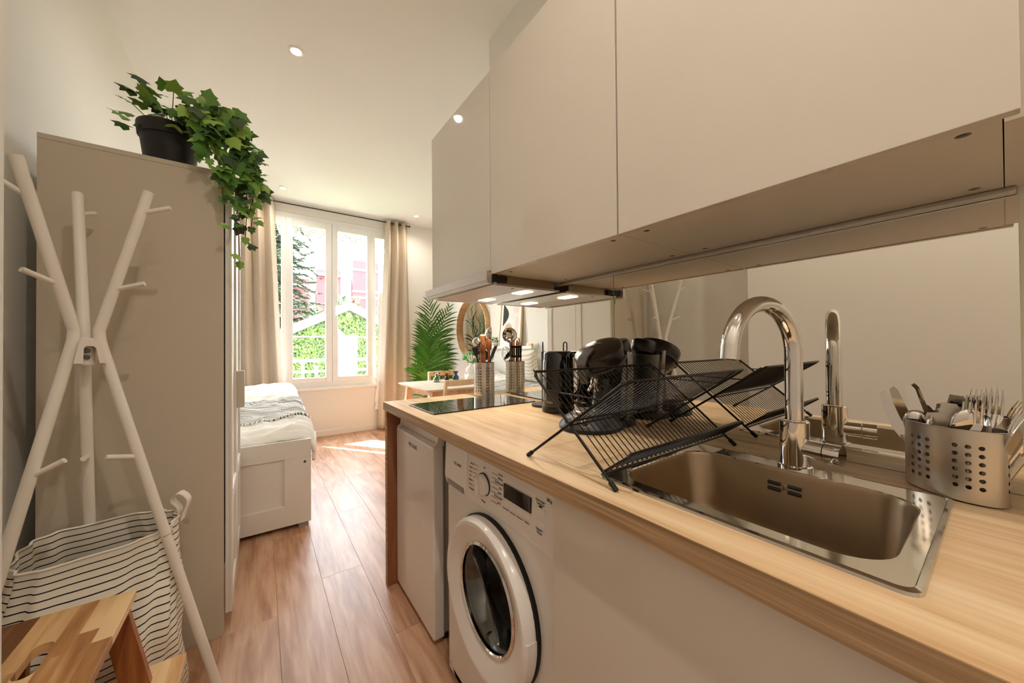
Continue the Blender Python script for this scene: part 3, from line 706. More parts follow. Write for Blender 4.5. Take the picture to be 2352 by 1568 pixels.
# arc length parameter
tab = [0]; nn = 720
for k in range(nn): tab.append(tab[-1] + (oval(2 * PI * (k + 1) / nn, 0) - oval(2 * PI * k / nn, 0)).length)
S = tab[-1]
import bisect
def s2a(s):
    s = s % S; k = min(bisect.bisect_right(tab, s) - 1, nn - 1); return 2 * PI * (k + (s - tab[k]) / (tab[k + 1] - tab[k])) / nn
front = S * .75  # middle of the side turned to the room
cols = sorted([(front + g * .0655 + dlt) % S for g in range(-3, 3) for dlt in (-.0 + .0, .0145, .029)])
cols = [c for i, c in enumerate(cols) if i == 0 or c - cols[i - 1] > .011]
cols = [c for c in cols if .008 < c < S - .008]
rows = [.026 + k * .0136 for k in range(6)]
b = B(); perforated(b, lambda s, t: oval(s2a(s), t + .003), S, ch - .003, cols, rows, .0036, 16)
o = b.build('wall_sheet', 'steel_brushed', chd, smooth=180)
custom_normals(o, lambda p: (cd * ((p - cc).dot(cd) / ca ** 2) + cn * ((p - cc).dot(cn) / cb2 ** 2)).normalized())
b = B(); lp = lambda k, z: [oval(2 * PI * j / 48, z, ca - k, cb2 - k) for j in range(48)]
b.loft([lp(.006, .0), lp(.001, .003), lp(.001, .005), lp(.006, .006)], cap0=True, cap1=True); b.build('base', 'steel', chd)
b = B(); b.loft([lp(0, ch - .001), lp(-.0006, ch + .0004), lp(.001, ch + .0008), lp(.001, ch - .003)]); b.build('rolled_rim', 'steel', chd)
G2 = 'cutlery in the oval holder'
CR = V((.06, -.998, 0)); CA_ = V((.998, .06, 0))   # sideways / away as one faces the sink wall
def cut_axis(px, pa, lx, la):
    f = cc - cd * (px * .85) + cn * (pa * .8) + V((0, 0, .010)); d = (CR * lx + CA_ * la + V((0, 0, 1))).normalized(); return f, d
def knife(px, pa, lx, la, lab, L_=.17, turn=0):
    f, d = cut_axis(px, pa, lx, la); side = d.cross(CA_).normalized(); side = Matrix.Rotation(turn, 3, d) @ side; nrm = d.cross(side)
    t = thing('table_knife', lab, 'knife', f, G2)
    b = B(); b.tube([f, f + d * .085], .0055, 8, flat=.6); b.build('handle', 'steel', t)
    o1 = f + d * .08; b = B()
    pts = [o1 - side * .006, o1 + d * (L_ - .09) - side * .007, o1 + d * (L_ - .08) - side * .003, o1 + d * (L_ - .085) + side * .006, o1 + d * (L_ - .12) + side * .011, o1 + d * .02 + side * .011, o1 + side * .006]
    b.prism(pts, nrm * .0008, nrm * -.0008); b.build('blade', 'chrome', t)
def fork(px, pa, lx, la, lab, L_=.165, turn=0):
    f, d = cut_axis(px, pa, lx, la); side = CR - d * CR.dot(d); side.normalize(); side = Matrix.Rotation(turn, 3, d) @ side; nrm = d.cross(side)
    t = thing('table_fork', lab, 'fork', f, G2)
    b = B(); b.tube([f, f + d * (L_ - .06)], [.006, .0035], 8, flat=.5); b.build('handle', 'steel', t)
    o1 = f + d * (L_ - .062); b = B()
    def bow(a): return nrm * (.005 * math.sin(PI * min(max(a / .06, 0), 1)))
    b.loft([[o1 + d * a + side * w_ + bow(a) + nrm * .0009, o1 + d * a - side * w_ + bow(a) + nrm * .0009, o1 + d * a - side * w_ + bow(a) - nrm * .0009, o1 + d * a + side * w_ + bow(a) - nrm * .0009] for a, w_ in ((0, .004), (.008, .009), (.016, .0115), (.024, .0122))], cap0=True, cap1=True)
    for k in (-1.5, -.5, .5, 1.5):
        b.tube([o1 + d * a + side * (k * .0066) + bow(a) for a in (.022, .034, .046, .060)], [.0019, .0019, .0017, .0009], 6)
    b.build('tines', 'chrome', t)
def spoon(px, pa, lx, la, lab, L_=.15, br=.019, turn=0):
    f, d = cut_axis(px, pa, lx, la); side = CR - d * CR.dot(d); side.normalize(); side = Matrix.Rotation(turn, 3, d) @ side; nrm = d.cross(side)
    t = thing('table_spoon', lab, 'spoon', f, G2)
    b = B(); b.tube([f, f + d * (L_ - .04)], [.006, .0032], 8, flat=.5); b.build('handle', 'steel', t)
    b = B(); b.lathe([(math.cos(a), -math.sin(a) * .45) for a in [k * PI / 16 for k in range(9)]], (0, 0, 0), 20)
    b.lathe([(.0, -.40), (.5, -.34), (.95, 0)], (0, 0, 0), 20); o1 = f + d * (L_ - .02)
    for v in b.b.verts: v.co = o1 + d * (v.co.y * br * 1.5) + side * (v.co.x * br) + nrm * (v.co.z * br)
    b.build('bowl', 'chrome', t)
knife(-.045, -.01, -.34, .06, 'table knife, blade up, leaning out over the sink the furthest', .175)
knife(-.03, .02, -.26, .14, 'table knife, blade up, leaning towards the tap', .185)
spoon(-.058, -.012, -.02, -.05, 'small spoon with its round back showing, at the tap end of the holder', .128, .016)
spoon(-.03, -.02, .04, -.12, 'dessert spoon leaning back to front in the middle of the holder', .125, .016, 1.2)
fork(.035, -.018, .06, -.10, 'table fork with tines over the rim facing the room', .165, -.1)
fork(.02, .012, .05, .05, 'table fork standing deeper in the holder behind the rim fork', .172, .2)
fork(.035, .018, .08, .08, 'table fork standing deepest, close to the mirror', .178, -.2)
spoon(.012, -.022, .16, -.10, 'large table spoon lying across the front of the holder rim', .143, .021, .5)
knife(.05, -.006, .34, -.05, 'broad table knife, blade up, leaning towards the entrance', .165, .9)
knife(.048, .02, .42, .02, 'table knife, blade up, the lower of two leaning away from the sink', .175, 1.2)
fork(.055, .005, .26, .10, 'table fork leaning outward at the entrance end', .155, 1.0)
# can opener
f, d = cut_axis(-.006, .0, .02, .0)
t = thing('can_opener', 'steel can opener with toothed wheel among the cutlery', 'can opener', f, G2)
b = B()
for s_ in (-.009, .009): b.tube([f + CR * s_, f + CR * (s_ * .6) + V((0, 0, .118))], .0055, 8, flat=.5)
b.build('handles', 'steel', t)
o1 = f + V((0, 0, .122)) - CA_ * .008
b = B(); b.prism([o1 + CR * x + V((0, 0, z)) for x, z in ((-.028, -.006), (.03, -.010), (.032, .008), (.016, .014), (.010, .030), (-.008, .032), (-.012, .012), (-.026, .010))], CA_ * -.001, CA_ * .002); b.build('plate', 'steel', t)
rm = axis_rot(-CA_)
b = B(); pr = []
for k in range(48):
    r = .0145 if k % 2 else .0125; pr.append(o1 + CR * (-.012 + r * math.cos(2 * PI * k / 48)) + V((0, 0, -.002 + r * math.sin(2 * PI * k / 48))) - CA_ * .001)
b.prism(pr, V((0, 0, 0)), CA_ * -.004); b.build('toothed_wheel', 'steel', t)
b = B(); b.lathe([(.015, 0), (.015, .003), (.011, .0035), (.009, .002), (.004, .002), (.004, .006), (0, .006)], o1 + CR * .018 - CA_ * .001, 24, rm); b.build('cutting_wheel', 'chrome', t)
f, d = cut_axis(-.03, .008, -.03, .0)
t = thing('corkscrew', 'folding steel corkscrew with dark lever between spoons and can opener', 'corkscrew', f, G2)
b = B(); b.box(f.x - .006, f.x + .006, f.y - .012, f.y + .012, f.z, f.z + .125, bev=.004); b.build('handle', 'steel', t)
b = B(); b.tube([f + V((0, 0, .125)), f + V((0, 0, .14)) + CR * .01, f + V((0, 0, .135)) + CR * .026], .005, 8); b.build('lever', 'dark_grey', t)
# ---------------------------------------------------------------- dish rack
dk = thing('dish_rack', 'folding two-tier black wire dish rack with empty wings', 'dish rack', (.79, .55, HT))
RX0, RX1 = .540, 1.035
fB, tB = (.4275, HT + .004), (.672, 1.103); fA, tA = (.690, HT + .004), (.402, 1.100)
def lerp(a, b, t): return (a[0] + (b[0] - a[0]) * t, a[1] + (b[1] - a[1]) * t)
tcB = .50; cr = lerp(fB, tB, tcB)
def wire_panel(name, y0z0, y1z1, xa, xb, n, r=.0012):
    b = B()
    for k in range(n):
        x = xa + (xb - xa) * (k + .5) / n; b.tube([(x,) + y0z0, (x,) + y1z1], r, 5)
    return b.build(name, 'rack_wire', dk)
def side_frame(name, lo, hi, rails, r=.0032, hook=True):
    b = B()
    b.tube([(RX0, lo[0], lo[1]), (RX0, lerp(lo, hi, .96)[0], lerp(lo, hi, .96)[1]), (RX0 + .008, hi[0], hi[1]), (RX1 - .008, hi[0], hi[1]), (RX1, lerp(lo, hi, .96)[0], lerp(lo, hi, .96)[1]), (RX1, lo[0], lo[1])], r, 8)
    for t_ in rails:
        q = lerp(lo, hi, t_); b.tube([(RX0, q[0], q[1]), (RX1, q[0], q[1])], .0024, 8)
    return b.build(name, 'rack_wire', dk)
side_frame('leg_frame', fB, tB, (.10, .48)); side_frame('leg_frame', fA, tA, (.55,))
NW = 28
def off(q, a): return (q[0], q[1] + a)
wire_panel('wing_wires', off(lerp(fB, tB, .48), .003), off(tB, .002), RX0 + .014, RX1 - .014, NW)
wire_panel('wing_wires', off(lerp(fA, tA, .53), .003), off(tA, .002), RX0 + .014, RX1 - .014, NW)
wire_panel('wing_wires', off(lerp(fB, tB, .10), .003), off(lerp(fB, tB, .48), .003), RX0 + .014, RX1 - .014, NW)
c0 = lerp(fB, tB, .12); c1_ = (.404, .966)
b = B(); b.tube([(RX0 + .004, c0[0], c0[1]), (RX0 + .004, c1_[0], c1_[1] - .004), (RX0 + .014, c1_[0], c1_[1]), (RX1 - .014, c1_[0], c1_[1]), (RX1 - .004, c1_[0], c1_[1] - .004), (RX1 - .004, c0[0], c0[1])], .0028, 8)
b.build('lower_shelf_frame', 'rack_wire', dk)
wire_panel('shelf_wires', c0, c1_, RX0 + .014, RX1 - .014, NW, .0015)
qB, qA = lerp(fB, tB, .80), lerp(fA, tA, .80)
for x in (RX0 + .006, RX1 - .006):
    b = B(); b.tube([(x, qB[0], qB[1]), (x, qA[0] + .006, qA[1]), (x, qA[0] - .01, qA[1] + .012), (x, tA[0] + .012, tA[1] - .002)], .002, 6); b.build('stay_rod', 'rack_wire', dk)
    b = B(); b.tube([(x, tB[0] - .014, tB[1] - .018), (x, tB[0] - .004, tB[1] - .001), (x, tB[0] + .003, tB[1] + .004)], .002, 6); b.build('hook', 'rack_wire', dk)
for q in (fA, fB):
    u_ = V((0, (tB if q is fB else tA)[0] - q[0], (tB if q is fB else tA)[1] - q[1])).normalized()
    for x in (RX0, RX1):
        o_ = V((x, q[0], q[1])); b = B(); b.tube([o_ - u_ * .003, o_ + u_ * .016], .0052, 10); b.build('foot_cap', 'rubber', dk)
# ---------------------------------------------------------------- kettle
kc = V((1.004, 1.082, HT))
kt = thing('kettle', 'glossy black electric kettle with water window', 'kettle', kc)
b = B(); b.lathe([(0, 0), (.066, 0), (.067, .006), (.067, .020), (.064, .023)], kc, 40); b.build('power_base', 'black_satin', kt)
b = B(); b.lathe([(.064, .024), (.0655, .030), (.064, .12), (.061, .236), (.058, .243), (0, .243)], kc, 48); b.build('body', 'black_gloss', kt, smooth=50)
b = B(); b.lathe([(.055, .2432), (.052, .2475), (0, .249)], kc, 40); b.build('lid', 'black_satin', kt)
wa = math.atan2(.58, -.814) + .45
b = B(); b.lathe([(.0655, .05), (.0668, .055), (.0652, .205), (.0630, .21)], kc, 8, a0=wa - .22, a1=wa + .22); b.build('water_window', 'kettle_window', kt)
hdir = V((.62, -.78, 0)).normalized(); 
b = B(); b.tube([kc + hdir * .055 + V((0, 0, .235)), kc + hdir * .085 + V((0, 0, .236)), kc + hdir * .098 + V((0, 0, .22)), kc + hdir * .098 + V((0, 0, .16)), kc + hdir * .092 + V((0, 0, .09)), kc + hdir * .063 + V((0, 0, .055))], [.013, .013, .012, .011, .011, .012], 12); b.build('handle', 'black_gloss', kt)
lx = V((-.814 * .55 - .58 * .8, .58 * .55 - .814 * .8, 0)).normalized()
text('brand_name', 'PHILIPS', .0105, kc + lx * .0662 + V((0, 0, .044)), kt, 'ink_white', xdir=V((0, 0, 1)).cross(lx))
# ---------------------------------------------------------------- pod stand with loop handle
ps = thing('pod_stand', 'black round-footed pod stand with upright loop handle behind the kettle', 'stand', (1.036, 1.214, HT))
s0 = V((1.036, 1.214, HT))
b = B(); b.lathe([(0, 0), (.052, 0), (.053, .004), (.053, .010), (.050, .013), (0, .013)], s0, 40); b.build('base', 'dark_grey', ps)
b = B(); b.box(1.036 - .0065, 1.036 + .0065, 1.214 - .004, 1.214 + .004, HT + .012, HT + .245, bev=.002); b.build('stem', 'black_satin', ps)
ax = V((.65, .76, 0)).normalized()
b = B(); pts = []
for k in range(9): a = PI * k / 8; pts.append(s0 + ax * (.008 * math.cos(a)) + V((0, 0, .278 + .008 * math.sin(a))))
for k in range(9): a = PI + PI * k / 8; pts.append(s0 + ax * (.008 * math.cos(a)) + V((0, 0, .250 + .008 * math.sin(a))))
b.tube(pts, .003, 8, closed=True); b.build('loop_handle', 'black_satin', ps)
# ---------------------------------------------------------------- coffee machine (front turned to the room, -X)
cx, cyy = .955, .802
cm = thing('coffee_machine', 'rounded black pod coffee machine with grey base', 'coffee machine', (.90, cyy, HT))
b = B(); b.lathe([(0, 0), (.096, 0), (.100, .006), (.100, .013)], (.888, cyy, HT), 48, sx=1.06); b.build('base_foot', 'black_satin', cm)
b = B(); b.lathe([(.100, .013), (.097, .020), (.072, .046), (.060, .051), (0, .051)], (.888, cyy, HT), 48, sx=1.06); bs = b.build('base_plate', 'dark_grey', cm)
for k, a in enumerate((168, 190, 212)):
    a = math.radians(a); n_ = V((math.cos(a) * .72, math.sin(a) * .72, .69)); pp = V((.888 + .090 * math.cos(a), cyy + .086 * math.sin(a), HT + .031))
    b = B(); b.lathe([(.0115, -.002), (.0115, .002), (.009, .004), (0, .003)], pp, 20, axis_rot(n_)); b.build('button', 'black_satin' if k != 1 else 'dark_grey', cm)
    b = B(); b.lathe([(.0115, .0), (.013, .001), (.0115, .002)], pp, 20, axis_rot(n_)); b.build('button_ring', 'chrome', cm)
b = B(); b.lathe([(0, .0), (.046, .0), (.047, .008), (.044, .010), (0, .009)], (.875, cyy, HT + .051), 32); b.build('cup_tray', 'steel', cm)
# column
def ell(x, y, z, rx, ry, n=28): return [(x + rx * math.cos(2 * PI * k / n), y + ry * math.sin(2 * PI * k / n), z) for k in range(n)]
b = B(); b.loft([ell(.965, cyy, HT + .030, .052, .062), ell(.968, cyy, HT + .08, .046, .052), ell(.972, cyy, HT + .14, .044, .050), ell(.968, cyy, HT + .19, .052, .058), ell(.962, cyy, HT + .23, .060, .064)], cap0=True, cap1=True); b.build('column', 'black_gloss', cm, smooth=60)
hx = axis_rot(V((-.50, 0, .866))); hc = V((.950, cyy, 1.108))
b = B(); b.lathe([(0, -.050), (.035, -.048), (.060, -.034), (.074, -.012), (.081, .012), (.0835, .032), (.0835, .046), (.080, .052), (.066, .058), (.045, .064), (0, .068)], hc, 48, hx); hdh = b.build('brew_head', 'brew_head', cm, smooth=32)
b = B(); b.lathe([(.0832, -.002), (.0845, .002), (.0832, .006)], hc, 48, hx); b.build('seam_ring', 'dark_grey', hdh)
fr_ = hx @ V((-1, 0, 0)) if (hx @ V((-1, 0, 0))).x < 0 else hx @ V((1, 0, 0))
# lever: bent plate over the front lip
n3 = V((-.50, 0, .866)); dn = V((-.866, 0, -.50)); sd = V((0, 1, 0))
b = B(); prof = [(hc + n3 * .069 + dn * .030, .019), (hc + n3 * .062 + dn * .070, .019), (hc + n3 * .047 + dn * .092, .018), (hc + n3 * .018 + dn * .102, .0165), (hc + n3 * -.014 + dn * .108, .014)]
top = [[p + sd * w_ for p, w_ in prof], [p - sd * w_ for p, w_ in prof]]
nv = [n3, (n3 + dn * .5).normalized(), (n3 * .4 + dn).normalized(), (dn + n3 * .1).normalized(), dn]
b.loft([[p + sd * w_ + nv[i] * .004, p - sd * w_ + nv[i] * .004, p - sd * w_ - nv[i] * .004, p + sd * w_ - nv[i] * .004] for i, (p, w_) in enumerate(prof)], cap0=True, cap1=True)
b.build('lever', 'lever_grey', cm, smooth=30)
text('brand_name', 'SENSEO', .011, hc + n3 * .0683 + dn * -.012 + sd * .0, cm, 'hood_grey', xdir=(0, -1, 0), ydir=(.866, 0, .5))
b = B(); b.tube([hc + V((-.035, 0, -.045)), hc + V((-.045, 0, -.075))], [.016, .012], 14)
for s_ in (-1, 1): b.tube([hc + V((-.042, s_ * .006, -.07)), hc + V((-.05, s_ * .018, -.095))], .006, 10)
b.build('spout', 'chrome', cm)
# back water tank
b = B(); b.loft([ell(1.034, cyy, HT + .028, .030, .048), ell(1.036, cyy, HT + .09, .036, .055), ell(1.030, cyy, HT + .17, .040, .060), ell(1.022, cyy, HT + .235, .042, .063)], cap0=True, cap1=True); b.build('water_tank', 'tank', cm, smooth=60)
tl = axis_rot(V((-.22, 0, .97)))
b = B(); b.lathe([(0, -.004), (.064, -.004), (.066, .004), (.063, .036), (.055, .044), (0, .046)], (1.0215, cyy, HT + .242), 36, tl, sx=.68); b.build('tank_lid', 'black_satin', cm, smooth=60)
b = B(); b.loft([ell(1.0, cyy, HT + .0, .085, .075), ell(1.0, cyy, HT + .022, .080, .070), ell(1.005, cyy, HT + .030, .06, .06)], cap0=True, cap1=True); b.build('rear_foot', 'black_satin', cm)
for s_ in (-1, 1):
    b = B(); b.loft([[(1.003, cyy + s_ * .050, HT + .03), (1.022, cyy + s_ * .052, HT + .03), (1.022, cyy + s_ * .058, HT + .03), (1.0, cyy + s_ * .058, HT + .03)], [(1.0, cyy + s_ * .060, HT + .19), (1.02, cyy + s_ * .060, HT + .19), (1.02, cyy + s_ * .069, HT + .19), (.995, cyy + s_ * .069, HT + .19)], [(.992, cyy + s_ * .063, HT + .25), (1.005, cyy + s_ * .063, HT + .25), (1.005, cyy + s_ * .070, HT + .25), (.99, cyy + s_ * .070, HT + .25)]], cap0=True, cap1=True); b.build('side_strut', 'hood_grey', cm)
    b = B(); b.lathe([(.010, 0), (.010, .002), (0, .002)], (1.008, cyy + s_ * .0685, HT + .19), 16, axis_rot((0, s_, 0))); b.build('hinge_cap', 'appliance_grey', cm)

# ---------------------------------------------------------------- wardrobe
W0, W1 = 1.862, 2.632; WF, WB, WT = -.118, -.604, 1.89
wd = thing('wardrobe', 'tall white wardrobe with framed doors and plain side panel', 'wardrobe', (-.36, 2.25, 0))
B().box(WB, WF - .004, W0, W0 + .018, 0, WT - .018, bev=.001).build('side_panel', 'wardrobe_shaded', wd)
B().box(WB, WF - .004, W1 - .018, W1, 0, WT - .018, bev=.001).build('side_panel', 'wardrobe_shaded', wd)
B().box(WB, WF + .002, W0 - .0015, W1 + .0015, WT - .018, WT, bev=.001).build('top_panel', 'wardrobe_shaded', wd)
B().box(WB, WB + .006, W0 + .018, W1 - .018, .05, WT - .018).build('back_panel', 'white_lacquer', wd, smooth=0)
B().box(WB + .006, WF - .03, W0 + .018, W1 - .018, .06, .078).build('bottom_shelf', 'white_lacquer', wd, smooth=0)
B().box(-.17, -.155, W0 + .018, W1 - .018, 0, .06).build('plinth', 'white_lacquer', wd, smooth=0)
ym = (W0 + W1) / 2
for ya, yb in ((W0 + .002, ym - .0015), (ym + .0015, W1 - .002)):
    d_ = B().box(WF, WF + .014, ya, yb, .085, WT - .021, bev=.001).build('door', 'white_lacquer', wd)
    b = B(); st = .062; x0, x1 = WF + .014, WF + .022
    b.box(x0, x1, ya, ya + st, .085, WT - .021, bev=.001); b.box(x0, x1, yb - st, yb, .085, WT - .021, bev=.001)
    for z_ in (.085, .50, WT - .021 - st): b.box(x0, x1, ya + st, yb - st, z_, z_ + st, bev=.001)
    b.build('door_frame', 'white_lacquer', d_)
    hy = yb - .028 if ya < ym - .1 else ya + .028
    b = B(); b.box(WF + .022, WF + .052, hy - .012, hy + .012, .87, 1.05, bev=.002); b.build('handle', 'wardrobe_shaded', d_)
# ---------------------------------------------------------------- ivy in black pot on the wardrobe
pc = V((-.300, 1.985, WT))
iv = thing('potted_ivy', 'trailing ivy in a black pot spilling over the wardrobe corner', 'potted plant', pc)
b = B(); b.lathe([(0, 0), (.072, 0), (.075, .003), (.090, .120), (.096, .122), (.100, .163), (.099, .170), (.094, .170), (.091, .150), (0, .150)], pc, 40); b.build('pot', 'plant_pot', iv)
b = B(); b.lathe([(.090, .151), (.06, .158), (0, .160)], pc, 24); b.build('soil', 'soil', iv)
def ivy_leaf_mesh(fold):
    out = [(0, 0), (.30, -.16), (.52, .10), (.38, .36), (.48, .62), (.25, .67), (0, 1.05), (-.25, .67), (-.48, .62), (-.38, .36), (-.52, .10), (-.30, -.16)]
    me = bpy.data.meshes.new('ivy_leaf'); vs = [(0, .28, 0)] + [(x, y, -fold * abs(x) - .22 * max(0, y - .5) ** 2 * 2 + (.05 if k % 2 else 0)) for k, (x, y) in enumerate(out)]
    me.from_pydata(vs, [], [(0, 1 + k, 1 + (k + 1) % 12) for k in range(12)]); me.materials.append(MATS['ivy_leaf'])
    me.polygons.foreach_set('use_smooth', [True] * 12); return me
LM = [ivy_leaf_mesh(f) for f in (.15, .35, .55)]
rng = random.Random(11)
def leaf(p, d, n, size, parent=iv):
    o = bpy.data.objects.new('leaf', rng.choice(LM)); C.objects.link(o); o.parent = parent
    y = V(d).normalized(); z = (V(n) - y * V(n).dot(y)); z = z.normalized() if z.length > 1e-4 else y.orthogonal().normalized(); x = y.cross(z)
    mm = Matrix.Identity(4)
    for i, c in enumerate((x, y, z)):
        for j in range(3): mm[j][i] = c[j] * size
    mm.translation = V(p) - woff(parent); o.matrix_basis = mm
def curve_pts(ctrl, n):
    """Catmull-Rom through the points"""
    c = [V(p) for p in ctrl]; c = [c[0] * 2 - c[1]] + c + [c[-1] * 2 - c[-2]]; out = []
    for i in range(1, len(c) - 2):
        for k in range(n):
            t = k / n; out.append(.5 * ((2 * c[i]) + (c[i + 1] - c[i - 1]) * t + (2 * c[i - 1] - 5 * c[i] + 4 * c[i + 1] - c[i + 2]) * t * t + (3 * c[i] - c[i - 1] - 3 * c[i + 1] + c[i + 2]) * t ** 3))
    out.append(c[-2]); return out
vines = [
    [(-.27, 1.96, 2.05), (-.20, 1.87, 2.10), (-.135, 1.81, 2.03), (-.095, 1.80, 1.88), (-.075, 1.795, 1.72), (-.067, 1.788, 1.51)],
    [(-.26, 1.96, 2.05), (-.19, 1.86, 2.13), (-.10, 1.82, 2.06), (-.055, 1.82, 1.92), (-.045, 1.82, 1.78), (-.05, 1.82, 1.62)],
    [(-.25, 1.95, 2.05), (-.18, 1.84, 2.06), (-.15, 1.79, 1.97), (-.125, 1.785, 1.84), (-.12, 1.79, 1.76)],
    [(-.25, 1.98, 2.05), (-.15, 1.93, 2.14), (-.065, 1.88, 2.06), (-.03, 1.88, 1.93), (-.025, 1.875, 1.80), (-.03, 1.87, 1.68)],
    [(-.28, 1.95, 2.05), (-.22, 1.84, 2.10), (-.18, 1.80, 2.02), (-.16, 1.79, 1.90)],
    [(-.26, 1.96, 2.05), (-.16, 1.85, 2.08), (-.09, 1.80, 1.96), (-.06, 1.80, 1.83), (-.08, 1.80, 1.70)],
    [(-.25, 1.97, 2.05), (-.13, 1.90, 2.10), (-.05, 1.86, 1.98), (-.02, 1.85, 1.86), (-.035, 1.84, 1.74)],
    [(-.27, 1.97, 2.05), (-.17, 1.90, 2.16), (-.10, 1.84, 2.12), (-.06, 1.83, 2.02), (-.05, 1.83, 1.90)],
]
for ctl in vines:
    pts = curve_pts(ctl, 8)
    b = B(); b.tube(pts, .0018, 5); b.build('vine', 'ivy_stem', iv)
    L_ = len(pts)
    for k in range(4, L_):
        for rep in range(1 if k < L_ * .5 else (1 if k < L_ * .75 else (k % 2))):
            p = pts[k]; o_ = V((rng.uniform(-1, 1), rng.uniform(-1.1, .5), rng.uniform(-.5, .6)))
            o_ = o_.normalized() * rng.uniform(.012, .042)
            n_ = V((rng.uniform(-.6, .8), -1 + rng.uniform(-.3, .5), rng.uniform(-.1, .9)))
            leaf(p + o_, o_ * 10 + V((rng.uniform(-.2, .5), -.1, rng.uniform(-.9, .1))), n_, rng.uniform(.040, .066) * (1 if k < L_ * .75 else .72))
    leaf(pts[-1], (0, -.1, -1), (0, -1, .2), .03)
for k in range(66):   # upright tuft
    a = rng.uniform(0, 2 * PI); r = rng.uniform(.015, .12); h = rng.uniform(.185, .365) - r * .7
    p = pc + V((r * math.cos(a), r * math.sin(a), h))
    leaf(p, V((math.cos(a), math.sin(a), rng.uniform(-.3, .7))), V((math.cos(a) * .4 + rng.uniform(-.5, .5), -.5 + rng.uniform(-.4, .4), 1)), rng.uniform(.042, .064))
    if k % 3 == 0: B().tube([pc + V((r * .2 * math.cos(a), r * .2 * math.sin(a), .15)), p], .0015, 5).build('stem', 'ivy_stem', iv)
# ---------------------------------------------------------------- coat rack
hub = V((-.430, 1.615, 0)); 
cr_ = thing('coat_rack', 'white three-legged tree-shaped coat rack with short pegs', 'coat rack', hub)
tops = (V((-.486, 1.757, 1.675)), V((-.297, 1.625, 1.678)), V((-.520, 1.497, 1.676)))
feet = (V((-.466, 1.838, .0)), V((-.118, 1.580, .0)), V((-.630, 1.375, .0)))
for i, (t_, f_) in enumerate(zip(tops, feet)):
    dr_ = (V((t_.x, t_.y, 0)) - hub); dr_.normalize(); k0 = hub + dr_ * .028 + V((0, 0, 1.225)); k1 = hub + dr_ * .028 + V((0, 0, 1.195))
    m1 = f_ + (k1 - f_) * .47
    b = B(); b.tube(curve_pts([t_, t_ + (k0 - t_) * .5, t_ + (k0 - t_) * .93, (k0 + k1) / 2, k1 + (f_ - k1) * .06, k1 + (f_ - k1) * .4, m1], 5), .0135, 16); b.build('upper_pole', 'rack_white', cr_, smooth=60)
    b = B(); b.tube([m1 + (f_ - m1) * .004, f_ + V((0, 0, .0))], .0133, 16); b.build('leg', 'rack_white', cr_, smooth=60)
    if i == 0: pegs = [(.16, V((.2, .9, .35))), (.72, V((-.3, .9, .4)))]
    elif i == 1: pegs = [(.16, V((.95, -.25, .35))), (.72, V((.95, -.30, .30)))]
    else: pegs = [(.22, V((-.75, -.2, .50))), (.72, V((-.65, -.75, .40)))]
    for u_, pd in pegs:
        p = t_ + (k0 - t_) * u_; pd = pd.normalized()
        B().tube([p, p + pd * .078], .0075, 12).build('peg', 'rack_white', cr_)
    p = k1 + (f_ - k1) * .31
    pd = {0: V((.1, -1, .12)), 1: V((-.85, -.5, .25)), 2: V((.95, -.2, .55))}[i].normalized()
    B().tube([p, p + pd * (.075 if i else .05)], .0075, 12).build('peg', 'rack_white', cr_)
b = B()
o_ = hub + V((.018, -.040, 0)); sx_ = V((.93, .36, 0)).normalized(); ny = V((.27, -.96, 0)).normalized()
P = [(-.030, 1.125), (-.019, 1.190), (-.014, 1.194), (.016, 1.194), (.021, 1.190), (.033, 1.125), (.020, 1.125), (.013, 1.170), (.008, 1.176), (-.006, 1.176), (-.010, 1.170), (-.012, 1.125)]
b.prism([o_ + sx_ * x + V((0, 0, z)) for x, z in P], ny * .004, ny * -.03); b.build('bracket', 'rack_white', cr_)
B().lathe([(.020, 1.12), (.020, 1.20), (0, 1.20)], hub, 16).build('hub', 'rack_white', cr_)
for z_ in (1.162, 1.143):
    b = B(); b.lathe([(.007, 0), (.006, .0025), (0, .003)], hub + V((.008, -.021, z_)), 12, axis_rot(ny)); b.build('bolt', 'screw', cr_)
# ---------------------------------------------------------------- striped laundry bag
bg_ = thing('laundry_bag', 'soft white laundry bag with thin black stripes and strap loop', 'laundry bag', (-.40, 1.6, 0))
def bag_pt(s, t, inner=0):
    a = 2 * PI * s
    # square-ish rim, wider belly
    def sq(v, p=.55): return math.copysign(abs(v) ** p, v)
    hw, hd_ = .165, .062
    cxr, cyr = -.405, 1.665
    rimx = cxr + hw * sq(math.cos(a)); rimy = cyr + hd_ * sq(math.sin(a)) + (rimx - cxr) * .16
    rimz = .572 + .028 * math.sin(a) - .02 * math.sin(2 * a) * .3 + (rimx - cxr) * .02
    bx = -.405 + .185 * sq(math.cos(a)); by = 1.613 + .150 * sq(math.sin(a))
    k = min(1, (1 - t) * 1.9) ; k = k * k * (3 - 2 * k)
    x = rimx + (bx - rimx) * k; y = rimy + (by - rimy) * k; z = rimz * t
    wv = .010 * math.sin(7 * a + 9 * t) * (1 - t) * 1.2 + .006 * math.sin(13 * a - 5 * t)
    r_ = V((x - cxr, y - 1.63, 0)); r_ = r_.normalized() if r_.length > 0 else r_
    # corner crease
    if inner: wv -= .004
    return V((x, y, z + .012 * math.sin(5 * a) * t * (1 - t) * 2 + .001)) + r_ * wv
b = B(); b.grid(lambda s, t: bag_pt(s, t), 72, 24, uv=True); b.grid(lambda s, t: bag_pt(s, .55 + t * .45, 1), 72, 8, uv=True, v0=.55)
lay = b.b.loops.layers.uv.verify()
bmesh.ops.remove_doubles(b.b, verts=b.b.verts[:], dist=.0002)
b.build('body', 'bag_stripes', bg_, smooth=80)
